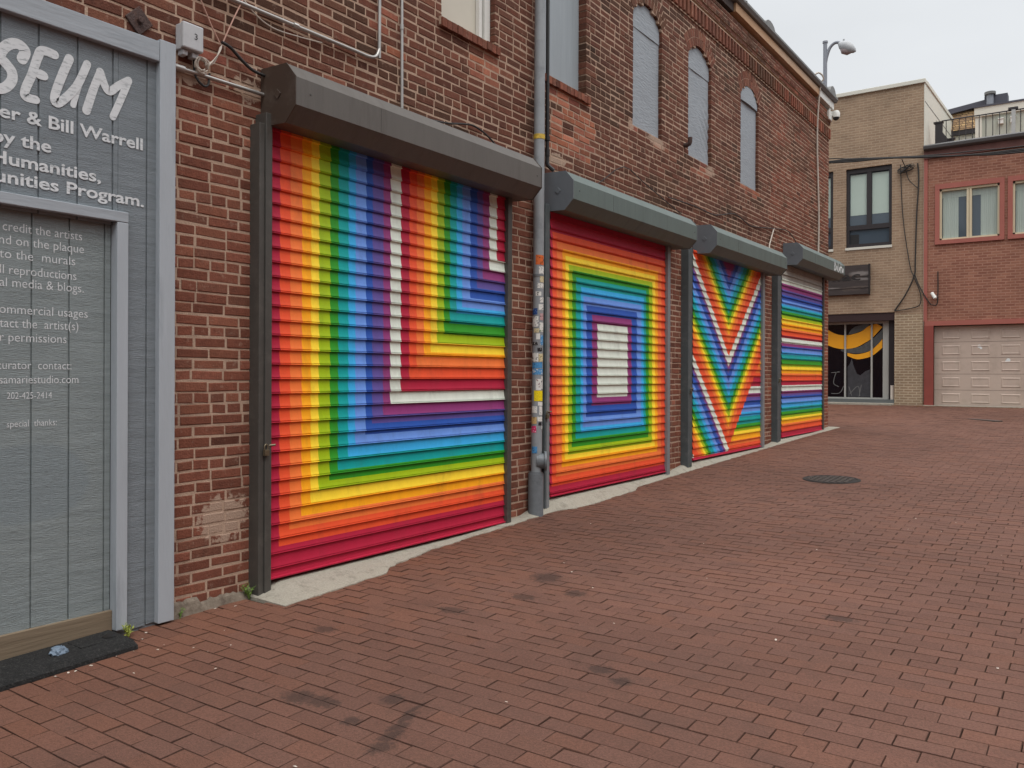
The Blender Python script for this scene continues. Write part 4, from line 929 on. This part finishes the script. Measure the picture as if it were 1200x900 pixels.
def tan_window(x0, x1, z0, z1, lbl):
    b = MB(); Y0, Y1 = 25.06, 25.16; f = .10
    b.box(x0, x1, Y0, Y1, z1 - f * 1.3, z1); b.box(x0, x1, Y0, Y1, z0, z0 + f); b.box(x0, x0 + f * .8, Y0, Y1, z0 + f, z1 - f * 1.3); b.box(x1 - f * .8, x1, Y0, Y1, z0 + f, z1 - f * 1.3)
    xm = (x0 + x1) / 2; zt = z0 + .50; b.box(x0 + f * .8, x1 - f * .8, Y0 + .005, Y1 - .005, zt, zt + .13); b.box(xm - .065, xm + .065, Y0 + .008, Y1 - .008, zt + .13, z1 - f * 1.3)
    o = b.build('window', M['darktrim'], TB); o['label'] = lbl
    b = MB(); b.box(x0 + .05, x1 - .05, Y1 - .04, Y1 - .02, z0 + .05, z1 - .05); b.build('pane', M['glassblue'], o)
    b = MB(); 
    for a, c in ((x0 + .10, xm - .075), (xm + .075, x1 - .10)): b.box(a, c, Y1 - .045, Y1 - .041, zt + .42, z1 - .16)
    b.build('blind', M['blind'], o)
    b = MB(); b.box(x0 - .01, x1 + .01, 24.97, 25.1, z0 - .07, z0 - .002); b.build('sill', M['siding'], o)
    b = MB(); b.box(x0 + .09, x0 + .33, Y1 - .045, Y1 - .041, z0 + .1, z0 + .38); b.build('chair_back', M['black'], o)
    return o
tan_window(-1.53, -.32, 5.135, 7.365, 'dark framed window with two lowered pale blinds'); tan_window(-2.95, -1.88, 5.135, 7.365, 'dark framed window mostly hidden by the brick building corner')
# shop window
b = MB(); b.box(-6, -.24, 25.02, 25.30, 3.05, 3.268); b.build('soffit', M['maroon'], TB)
b = MB(); b.box(-6, -.24, 25.0, 25.32, .66, .855); b.build('shop_sill', M['greytrim'], TB)
b = MB(); Y0, Y1 = 25.24, 25.31
b.box(-5.9, -.42, Y0, Y1, .857, .90); b.box(-5.9, -.42, Y0, Y1, 2.985, 3.05)
for x in (-5.0, -4.1, -3.2, -2.35, -1.596, -.882): b.box(x - .022, x + .022, Y0 - .004, Y1 - .004, .90, 2.985)
b.box(-.585, -.42, Y0 - .01, Y1, .857, 3.05)
SH = b.build('shop_window', M['alu'], TB)
b = MB(); b.box(-.42, -.245, 25.18, 25.32, .857, 3.05); b.build('side_panel', M['darktrim'], SH)
b = MB(); b.box(-5.9, -.44, 25.285, 25.295, .88, 3.0); b.build('pane', M['glass'], SH)
def decal(name, outer, inner, Y, m_, lbl=None):
    b = MB(); n = 24
    A = catmull([Vector((x, z, 0)) for x, z in outer], 4); B = catmull([Vector((x, z, 0)) for x, z in inner], 4)
    n = min(len(A), len(B))
    for i in range(n - 1): b.face([(A[i].x, Y, A[i].y), (A[i + 1].x, Y, A[i + 1].y), (B[i + 1].x, Y, B[i + 1].y), (B[i].x, Y, B[i].y)])
    o = b.build(name, m_, SH); 
    if lbl: o['label'] = lbl
decal('window_decal', [(-2.9, 2.95), (-2.55, 2.68), (-2.206, 2.464), (-2.062, 2.387), (-1.847, 2.309), (-1.611, 2.281), (-1.309, 2.325), (-1.08, 2.443), (-.876, 2.583), (-.607, 2.888)],
      [(-2.7, 3.0), (-2.45, 2.97), (-2.208, 2.936), (-2.063, 2.833), (-1.848, 2.716), (-1.613, 2.673), (-1.38, 2.704), (-1.15, 2.784), (-.968, 2.923), (-.76, 2.98)], 25.281, M['yellow'], 'broad yellow arc across the shop window')
decal('window_decal', [(-1.541, 2.084), (-1.378, 2.01), (-1.239, 1.984), (-1.033, 2.019), (-.874, 2.078), (-.695, 2.22), (-.605, 2.314)], [(-1.541, 2.17), (-1.378, 2.131), (-1.239, 2.13), (-1.033, 2.176), (-.875, 2.258), (-.695, 2.435), (-.606, 2.553)], 25.281, M['yellow'], 'narrow lower yellow arc on the shop window')
decal('window_decal', [(-1.72, 2.23), (-1.541, 2.172), (-1.239, 2.15), (-1.033, 2.19), (-.875, 2.27), (-.695, 2.445), (-.606, 2.56)], [(-1.72, 2.27), (-1.518, 2.285), (-1.24, 2.335), (-1.012, 2.46), (-.831, 2.59), (-.70, 2.72), (-.607, 2.82)], 25.2825, M['grey_decal'], 'grey crescent between the yellow arcs')
decal('window_decal', [(-1.519, 2.696), (-1.38, 2.715), (-1.15, 2.80), (-.95, 2.95)], [(-1.50, 2.75), (-1.38, 2.887), (-1.15, 2.97), (-.97, 2.984)], 25.2825, M['grey_decal'])
b = MB(); b.face([(x, 25.282, z) for x, z in [(-1.54, 1.766), (-1.47, 1.864), (-1.424, 2.01), (-1.377, 1.814), (-1.284, 1.571), (-1.191, 1.523), (-1.055, 1.644), (-.93, 1.692), (-.905, .92), (-1.537, .91)][::-1]]); b.build('window_decal', M['greyblob'], SH)
for k_, pts in enumerate(([(-1.98, 1.6), (-1.75, 1.62), (-1.85, 1.6), (-1.92, 1.3), (-1.78, 1.2)], [(-1.98, 1.0), (-1.75, 1.02), (-1.64, 1.22)], [(-1.5, 1.2), (-1.42, .95)], [(-1.47, 1.0), (-1.25, 1.22), (-1.2, .95)], [(-1.16, 1.25), (-1.22, .93)])):
    ribbon(pts, .018, 25.279 - .0005 * k_, 4, plane='Y').build('chair_outline', M['gutter'], SH, fixn=False)
b = MB(); b.tube([(-.31, 25.1, .86), (-.31, 25.1, 1.25)], .05, 8); o = b.build('rolled_poster', M['petal']); tag(o, 'small pale bundle standing on the sill at the right end of the shop window', 'bundle')
# wooden sign
WS = thing('wooden_sign', (-1.6, 24.95, 4.2), 'dark plank sign with raised dark letters on the tan brick wall above the shop window', 'sign')
b = MB()
for k, (za, zb_) in enumerate(((3.80, 3.97), (3.972, 4.20), (4.202, 4.30), (4.302, 4.475), (4.477, 4.625))): b.box(-2.75 - .02 * (k % 2), -.875 + .008 * (k % 3), 24.90 - .01 * (k % 2), 24.998, za, zb_)
PLK = b.build('planks', M['signwood'], WS, bevel=.006)
b = MB(); b.box(-.90, -.868, 24.885, 24.998, 3.79, 4.64); b.build('end_batten', M['signletter'], WS)
o = text_mb('niac', .92, .26, (-2.03, 24.883, 4.20), plane='Y', off=.01)
for f in list(o.f): pass
vs = o.v[:]; n0 = len(vs); o.v += [(x, y + .008, z) for x, y, z in vs]; o.f += [tuple(n0 + k for k in f) for f in o.f]; o.m += o.m[:]; o.c += o.c[:]
o.build('lettering', M['signletter'], WS, fixn=False)

RB = thing('red_brick_building', (6, 29, .7), 'two-storey red brick building with a taupe garage door at the end of the alley', 'building')
b = MB(); X1 = 13.0; holes = [(.868, 2.263, 5.143, 6.512), (2.556, 3.95, 5.143, 6.512), (4.9, 6.3, 5.143, 6.512), (.735, 3.46, .70, 2.86)]
facade(b, .482, X1, .3, 7.62, 25.0, holes, .16)
b.face([(X1, 25, .3), (X1, 33, .3), (X1, 33, 7.62), (X1, 25, 7.62)]); b.face([(.482, 25.0, 7.62), (X1, 25.0, 7.62), (X1, 33, 7.62), (.482, 33, 7.62)]); b.face([(.482, 33, .3), (X1, 33, .3), (X1, 33, 7.62), (.482, 33, 7.62)])
b.build('wall', M['redbrick'], RB, fixn=False)
b = MB(); b.box(.486, .575, 24.97, 24.999, 2.98, 7.40); b.build('corner_trim', M['redpaint'], RB)
b = MB(); b.box(.483, .4855, 24.965, 25.0, .8, 7.3); b.build('white_edge', M['siding'], RB)
b = MB(); b.box(.515, .735, 24.93, 25.12, .72, 2.86); o = b.build('door_pier', M['redpier'], RB)
b = MB(); b.box(.515, X1, 24.95, 25.10, 2.862, 2.985); b.build('beam', M['redpaint'], RB)
def red_window(x0, x1, z0, z1, lbl):
    b = MB(); t = .11
    b.box(x0 - t, x1 + t, 24.965, 24.999, z1, z1 + .13); b.box(x0 - t, x1 + t, 24.95, 24.999, z0 - t, z0); b.box(x0 - t, x0, 24.966, 24.999, z0, z1); b.box(x1, x1 + t, 24.966, 24.999, z0, z1)
    o = b.build('window', M['redpaint'], RB); o['label'] = lbl
    b = MB(); f = .06; Y0, Y1 = 25.01, 25.09; xm = (x0 + x1) / 2
    b.box(x0, x1, Y0, Y1, z1 - f, z1); b.box(x0, x1, Y0, Y1, z0, z0 + f * .8); b.box(x0, x0 + f * .8, Y0, Y1, z0, z1); b.box(x1 - f * .8, x1, Y0, Y1, z0, z1); b.box(xm - .06, xm - .008, Y0 - .004, Y1, z0, z1); b.box(xm + .008, xm + .06, Y0 - .004, Y1, z0, z1); b.box(xm - .008, xm + .008, Y0 + .02, Y1, z0, z1)
    b.build('frame', mat('cream_frame', (202, 188, 158), .6, .05, 4), o)
    b = MB(); b.box(x0, x1, 25.095, 25.11, z0, z1); b.build('pane', M['glassblue'], o)
    b = MB()
    def drape(xa, xb):
        n = 28
        for i in range(n):
            u0 = xa + (xb - xa) * i / n; u1 = xa + (xb - xa) * (i + 1) / n; d0 = .004 * math.sin(i * 1.7) ; d1 = .004 * math.sin((i + 1) * 1.7)
            b.face([(u0, 25.088 + d0, z0 + .05), (u1, 25.088 + d1, z0 + .05), (u1, 25.088 + d1, z1 - .2), (u0, 25.088 + d0, z1 - .2)])
    drape(x0 + .07, x0 + .44); drape(xm + .26, x1 - .05); b.face([(x0 + .05, 25.086, z1 - .24), (x1 - .05, 25.086, z1 - .24), (x1 - .05, 25.086, z1 - .06), (x0 + .05, 25.086, z1 - .06)])
    b.build('curtain', M['curtain'], o, fixn=False)
red_window(.868, 2.263, 5.143, 6.512, 'cream framed double window with half-drawn curtains'); red_window(2.556, 3.95, 5.143, 6.512, 'second cream framed window cut by the picture edge'); red_window(4.9, 6.3, 5.143, 6.512, 'third cream framed window farther right')
# garage door
gd = MB(); Yg = 25.10; zb0 = .715; ph = .4265
for r_ in range(5):
    za, zb_ = zb0 + r_ * ph + .004, zb0 + (r_ + 1) * ph - .004
    gd.box(.70, 3.47, Yg, Yg + .04, za, zb_)
    for c_ in range(4):
        xa = .917 + c_ * .69; xb = xa + .44; z_a, z_b = za + .075, zb_ - .085
        q = [(xa, z_a), (xb, z_a), (xb, z_b), (xa, z_b)]; i1 = .025; qi = [(xa + i1, z_a + i1), (xb - i1, z_a + i1), (xb - i1, z_b - i1), (xa + i1, z_b - i1)]; i2 = .05; q2 = [(xa + i2, z_a + i2), (xb - i2, z_a + i2), (xb - i2, z_b - i2), (xa + i2, z_b - i2)]
        P_ = [(x, Yg - .001, z) for x, z in q] + [(x, Yg - .012, z) for x, z in qi] + [(x, Yg - .004, z) for x, z in q2]
        gd.mesh(P_, [(k, (k + 1) % 4, 4 + (k + 1) % 4, 4 + k) for k in range(4)] + [(4 + k, 4 + (k + 1) % 4, 8 + (k + 1) % 4, 8 + k) for k in range(4)] + [(8, 9, 10, 11)])
GD = gd.build('garage_door', M['taupe'], RB)
b = MB(); b.box(.70, 3.47, Yg + .045, Yg + .06, .70, 2.86); b.build('door_backing', M['core'], GD)
b = MB()
b.tube([(1.80, Yg - .006, 2.30), (1.80, Yg - .004, 2.30)], .045, 10); b.tube([(1.84, Yg - .0065, 2.25), (1.84, Yg - .0045, 2.25)], .03, 8); b.build('white_sticker', M['spray'], GD)
b = MB(); b.tube([(2.46, Yg - .006, 1.93), (2.46, Yg - .004, 1.93)], .05, 10); b.tube([(2.42, Yg - .0065, 1.90), (2.42, Yg - .0045, 1.90)], .03, 10); b.build('white_sticker', M['spray'], GD)
b = MB(); b.prism([(24.90, 7.56), (24.82, 7.60), (24.80, 7.68), (24.86, 7.72), (25.05, 7.72), (25.05, 7.56)], 'X', .49, X1); b.build('gutter', mat('dark_gutter', (80, 78, 78), .5, .1, 4), RB, bevel=.01)
b = MB(); b.box(.49, X1, 24.93, 25.0, 7.36, 7.56); b.build('eave_board', mat('dark_red_board', (96, 62, 56), .8, .2, 4), RB)  # board coloured dark to hold the shadow under the gutter
# roof terrace: railing, dark screen, white cabin
RL = thing('terrace_railing', (3, 25.35, 7.72), 'thin black railing along the roof terrace of the red brick building', 'railing')
b = MB(); b.tube([(.86, 25.35, 8.43), (X1, 25.35, 8.43)], .018, 8); b.tube([(.86, 25.35, 7.80), (X1, 25.35, 7.80)], .014, 8); b.build('rail', M['darktrim'], RL)
bal = None; xx = .97
for i in range(70):
    if bal is None:
        b = MB(); b.tube([(0, 0, 7.72), (0, 0, 8.42)], .011, 6); bal = b.build('baluster', M['darktrim'], RL); q = bal
    else: q = bal.copy(); COL.objects.link(q); q.parent = RL; q.matrix_parent_inverse = bal.matrix_parent_inverse.copy()
    q.location = (xx, 25.35, 0); xx += .157
for i, xp in enumerate((2.54, 5.6, 8.8)):
    b = MB(); b.box(xp - .045, xp + .045, 25.30, 25.40, 7.70, 8.44); b.build('post', M['galv'], RL); b = MB(); b.box(xp - .12, xp + .10, 25.29, 25.41, 8.442, 8.50); b.build('post_cap', M['darktrim'], RL)
DS = MB(); DS.prism([(.66, 7.70), (1.12, 7.70), (1.12, 7.96), (1.0, 7.96), (.84, 8.20), (.84, 8.46), (.66, 8.46)], 'Y', 25.62, 25.70)
DS.box(.62, .86, 25.60, 25.74, 8.46, 8.50); DS.box(.95, 1.15, 25.60, 25.74, 7.965, 8.0)
o = DS.build('stepped_screen', M['darktrim']); tag(o, 'dark stepped privacy screen at the left end of the roof terrace', 'screen')
WC = thing('roof_cabin', (3.5, 29, 7.62), 'pale sided roof cabin behind the terrace railing', 'cabin')
b = MB(); b.box(1.43, 9, 28.0, 31.5, 7.6, 9.1); CB = b.build('wall', M['sidinggrey'], WC)
b = MB()
for i in range(24): b.box(1.62 + i * .3, 1.632 + i * .3, 27.985, 28.0, 7.6, 9.1)
b.build('siding_batten', M['sidinggrey'], CB)
b = MB(); b.box(1.36, 9.05, 27.93, 31.5, 9.1, 9.36); b.build('fascia', M['siding'], WC)
b = MB(); b.box(1.34, 9.1, 27.90, 31.5, 9.362, 9.41); b.build('roof_edge', M['slate'], WC)
b = MB(); b.box(1.38, 1.55, 27.97, 28.02, 7.6, 9.1); b.build('corner_board', M['siding'], WC)
for x in (1.98, 2.28):
    b = MB(); b.box(x, x + .12, 27.90, 28.0, 8.80, 8.93); b.box(x - .01, x + .13, 27.88, 28.0, 8.93, 8.96); b.build('wall_light', M['white'], WC)
MH = thing('shingled_house', (1.5, 32, 7.6), 'house behind the terrace with a steep tan shingled roof and dark cap', 'house')
b = MB(); b.mesh([(.3, 29.9, 9.3), (2.0, 29.9, 9.3), (2.0, 30.3, 10.02), (.2, 30.3, 9.94), (.3, 36, 9.3), (2.0, 36, 9.3), (2.0, 36, 10.02), (.2, 36, 9.94)], [(0, 1, 2, 3), (1, 5, 6, 2), (0, 3, 7, 4), (2, 6, 7, 3)]); b.build('shingle_roof', M['shingle'], MH)
b = MB(); b.prism([(.2, 9.90), (1.42, 10.05), (1.42, 10.21), (.2, 10.06)], 'Y', 30.16, 36); b.box(1.40, 2.03, 30.14, 30.6, 9.98, 10.31); b.build('roof_cap', M['slate'], MH)
b = MB(); b.box(.5, 2.6, 30.0, 36, 7.6, 9.15); LW = b.build('lower_wall', M['siding'], MH)
b = MB(); b.box(.5, 2.6, 29.92, 30.0, 9.151, 9.33); b.build('eave_shadow_board', M['darktrim'], MH)
b = MB(); b.tube([(1.56, 30.1, 9.2), (1.56, 30.1, 10.33)], .10, 14); VP = b.build('chimney_pipe', M['lampgrey'], MH, smooth=True)
b = MB(); b.tube([(1.56, 30.1, 10.32), (1.56, 30.1, 10.40)], .16, 14); b.build('pipe_cap', M['gutter'], VP, smooth=True)

# unseen plain brick building added across the alley to block low sky light
OB = thing('added_facing_building', (13, 4, .1), 'unseen plain brick building added along the other side of the alley to block low sky', 'building')
b = MB(); b.box(10.6, 16, -14, 21.0, -1.0, 6.6); b.build('wall', M['redbrick'], OB)
b = MB(); b.box(10.5, 16.1, -14.1, 21.1, 6.6, 6.75); b.build('coping', M['concrete'], OB)

# ------------------------------------------------------------------ cables on the far buildings
b = MB()
for k, dz in enumerate((0, .035, -.04)):
    b.tube([(-8.5, 24.99, 7.9 + dz), (-5, 24.4, 7.68 + dz), (-2.087, 24.3, 7.49 + dz * .5), (-1.175, 24.3, 7.44 + dz), (-.302, 24.3, 7.365), (.595, 24.3, 7.268 + dz * .3), (1.529, 24.3, 7.175), (2.84, 24.3, 7.109 + dz), (7, 24.35, 7.1 + dz), (12.6, 24.99, 7.2 + dz)], .022, 6, smooth=5)
o = b.build('overhead_cable', M['cable'], smooth=True); tag(o, 'thick bundled overhead cable sagging in front of the tan and red buildings', 'cable')
wire('overhead_cable', [(-8.5, 24.99, 7.95), (-5, 24.4, 7.72), (-2.087, 24.3, 7.59), (-1.175, 24.3, 7.48), (.594, 24.3, 7.305), (1.913, 24.3, 7.249), (2.84, 24.3, 7.215), (7, 24.35, 7.2), (12.6, 24.99, 7.3)], .014, M['cable'], 'thinner overhead cable just above the thick bundle')
b = MB()
for k in range(6): 
    ph = k * 1.1; b.tube([(.05 + .17 * math.cos(t) * (1 + .3 * math.sin(ph)) , 24.94 - .01 * k, 7.16 + (.05 + .03 * (k % 3)) * math.sin(t + ph * .3)) for t in [2 * math.pi * q / 14 for q in range(14)]], .010, 6)
b.tube([(.05, 24.94, 7.16), (.0, 24.6, 7.36)], .012, 6)
o = b.build('cable_loop', M['cable'], smooth=True); tag(o, 'tangled loops of black cable high on the tan brick wall', 'cable')
wire('wall_cable', [(.33, 24.97, 7.28), (.36, 24.96, 6.8), (.31, 24.96, 5.8), (.28, 24.96, 4.6), (.26, 24.96, 4.25), (.05, 24.96, 3.75), (-.239, 24.97, 3.307)], .018, M['cable'], 'black cable down the tan wall ending at the shop window corner')
wire('wall_cable', [(-.10, 24.97, 7.3), (-.03, 24.96, 5.85), (.144, 24.96, 4.55), (.25, 24.96, 4.2), (.41, 24.96, 3.75), (.40, 24.96, 3.45), (.2, 24.96, 3.36), (-.239, 24.97, 3.295)], .012, M['cable'], 'thin black cable looping down the tan wall beside the thick one')
wire('wall_cable', [(.26, 24.955, 4.3), (.38, 24.955, 3.95), (.62, 24.95, 3.5), (.72, 24.95, 3.42), (.83, 24.95, 3.5), (.836, 24.96, 4.31)], .014, M['cable'], 'black cable crossing from the tan wall to the red brick wall')
wire('wall_cable', [(.05, 24.95, 7.1), (.12, 24.95, 6.85), (.34, 24.95, 6.6)], .011, M['cable'], 'short black cable slanting below the tangled loops')
b = MB(); b.box(.70, .80, 24.90, 24.99, 3.62, 3.68); b.tube([(.70, 24.90, 3.74), (.80, 24.82, 3.58)], .045, 10); o = b.build('flood_light', M['white'], bevel=.008); tag(o, 'small white flood light on the red brick wall above the garage pier', 'light')

# ------------------------------------------------------------------ things on the ground
MHC = MB(); mx_, my_, mz_ = 1.83, 10.15, gz(10.15) + .003; n = 40; r_ = .30
ring = lambda rad, z: [(mx_ + rad * math.cos(2 * math.pi * k / n), my_ + rad * math.sin(2 * math.pi * k / n), gz(my_ + rad * math.sin(2 * math.pi * k / n)) + z) for k in range(n)]
MHC.mesh(ring(.32, .0) + ring(.315, .008) + ring(.285, .008) + ring(.28, .003), [(a * n + k, a * n + (k + 1) % n, (a + 1) * n + (k + 1) % n, (a + 1) * n + k) for a in range(3) for k in range(n)])
MHC.mesh(ring(.28, .003), [tuple(range(n))])
MC = MHC.build('manhole_cover', M['irondark'], fixn=False); tag(MC, 'round cast iron manhole cover set in the brick paving', 'manhole cover')
b = MB(); q = -.24
while q < .25:
    h = math.sqrt(max(.265 ** 2 - q * q, 0))
    yy_ = -h
    while yy_ < h - .03:
        b.box(mx_ + q - .021, mx_ + q + .021, my_ + yy_, my_ + yy_ + .05, gz(my_ + yy_) - .002, gz(my_ + yy_) + .0125); yy_ += .075
    q += .062
b.build('tread_pattern', M['iron'], MC)
b = MB(); b.prism([(2.05, 20.5), (2.62, 19.92), (2.75, 20.05), (2.18, 20.63)], 'Z', gz(20.3) - .03, gz(20.3) + .014); o = b.build('valve_cover', M['iron'], bevel=.004); tag(o, 'small flat iron cover in the bricks in front of the garage door', 'cover')
def weed(x, y, h, n, m_, label):
    b = MB(); rg = random.Random(int(x * 100 + y * 1000))
    for s in range(max(4, n // 6)):
        a = rg.uniform(0, 6.28); l = h * rg.uniform(.6, 1.1); tip = Vector((x + math.cos(a) * l * .5, y + math.sin(a) * l * .5, gz(y) + l)); base = Vector((x, y, gz(y) - .005))
        b.tube([base, (base + tip) / 2 + Vector((0, 0, l * .12)), tip], .0016, 4, smooth=3)
        for k in range(6):
            t = rg.uniform(.25, 1); p = base.lerp(tip, t) + Vector((rg.uniform(-1, 1), rg.uniform(-1, 1), rg.uniform(-.5, 1))) * h * .12
            d = Vector((rg.uniform(-1, 1), rg.uniform(-1, 1), rg.uniform(-.2, .8))).normalized(); w_ = d.cross(Vector((0, 0, 1))).normalized(); L_ = h * rg.uniform(.16, .30)
            nrm = w_.cross(d).normalized() * L_ * .12
            b.mesh([p, p + d * L_ * .4 + w_ * L_ * .28 + nrm, p + d * L_, p + d * L_ * .4 - w_ * L_ * .28 + nrm], [(0, 1, 2, 3)])
    o = b.build('weed', m_, fixn=False); tag(o, label, 'plant')
weed(.10, 2.53, .075, 70, M['leafy'], 'yellow-green weed tuft at the foot of the timber door jamb')
weed(.055, 3.35, .085, 70, M['leaf'], 'leafy green weed at the foot of the first shutter rail')
weed(.05, 2.87, .06, 20, M['leaf'], 'sparse small weed at the corner board base on the brick footing')
weed(.10, 10.10, .10, 30, M['leaf'], 'tiny weed at the foot of the brick pier left of the V shutter')
# pale scraps dropped on the paving: one mesh, copied
bm = bmesh.new(); vs = [bm.verts.new(p) for p in ((-.008, -.004, 0), (.003, -.007, .002), (.009, .001, .001), (.002, .007, .003), (-.006, .005, .001))]; bm.faces.new(vs)
me = bpy.data.meshes.new('scrap'); bm.to_mesh(me); bm.free(); me.materials.append(M['petal'])
first = None; spots = [(.345, 2.02), (.35, 2.08), (.36, 2.11), (.35, 2.19), (.33, 2.33), (.335, 2.42), (.38, 2.56), (.42, 2.50), (.20, 2.55), (.12, 2.62), (.55, 2.62), (.68, 2.75), (.45, 2.88), (.62, 2.25), (.9, 2.5), (.06, 3.1), (.12, 3.2)]
spots += [(R.uniform(.4, 4.2), R.uniform(1.9, 9)) for _ in range(34)]
for (x, y) in spots:
    if first is None:
        o = bpy.data.objects.new('paper_scrap', me); first = o
        tag(o, 'tiny pale scrap or petal lying on the brick paving', 'scrap', 'pale scraps scattered on the paving')
    else: o = first.copy()
    COL.objects.link(o); o.location = (x, y, gz(y) + .003); o.rotation_euler = (R.uniform(-.2, .2), R.uniform(-.2, .2), R.uniform(0, 6)); s_ = R.uniform(.35, 1.0); o.scale = (s_ * R.uniform(.8, 1.6), s_, s_)
# dry leaf litter swept against the garage kerb
b = MB(); rg = random.Random(3)
for i in range(900):
    x = rg.uniform(-.3, 9); y = 24.85 - abs(rg.gauss(0, .32)); s_ = rg.uniform(.012, .032); a = rg.uniform(0, 6.3); z = gz(y) + .004 + rg.uniform(0, .006)
    b.mesh([(x + math.cos(a) * s_, y + math.sin(a) * s_, z), (x - math.sin(a) * s_ * .5, y + math.cos(a) * s_ * .5, z + .004), (x - math.cos(a) * s_, y - math.sin(a) * s_, z), (x + math.sin(a) * s_ * .5, y - math.cos(a) * s_ * .5, z + .003)], [(0, 1, 2, 3)])
o = b.build('leaf_litter', M['litter'], fixn=False); tag(o, 'thin drift of dry leaf litter along the foot of the far buildings', 'leaf litter', kind='stuff')
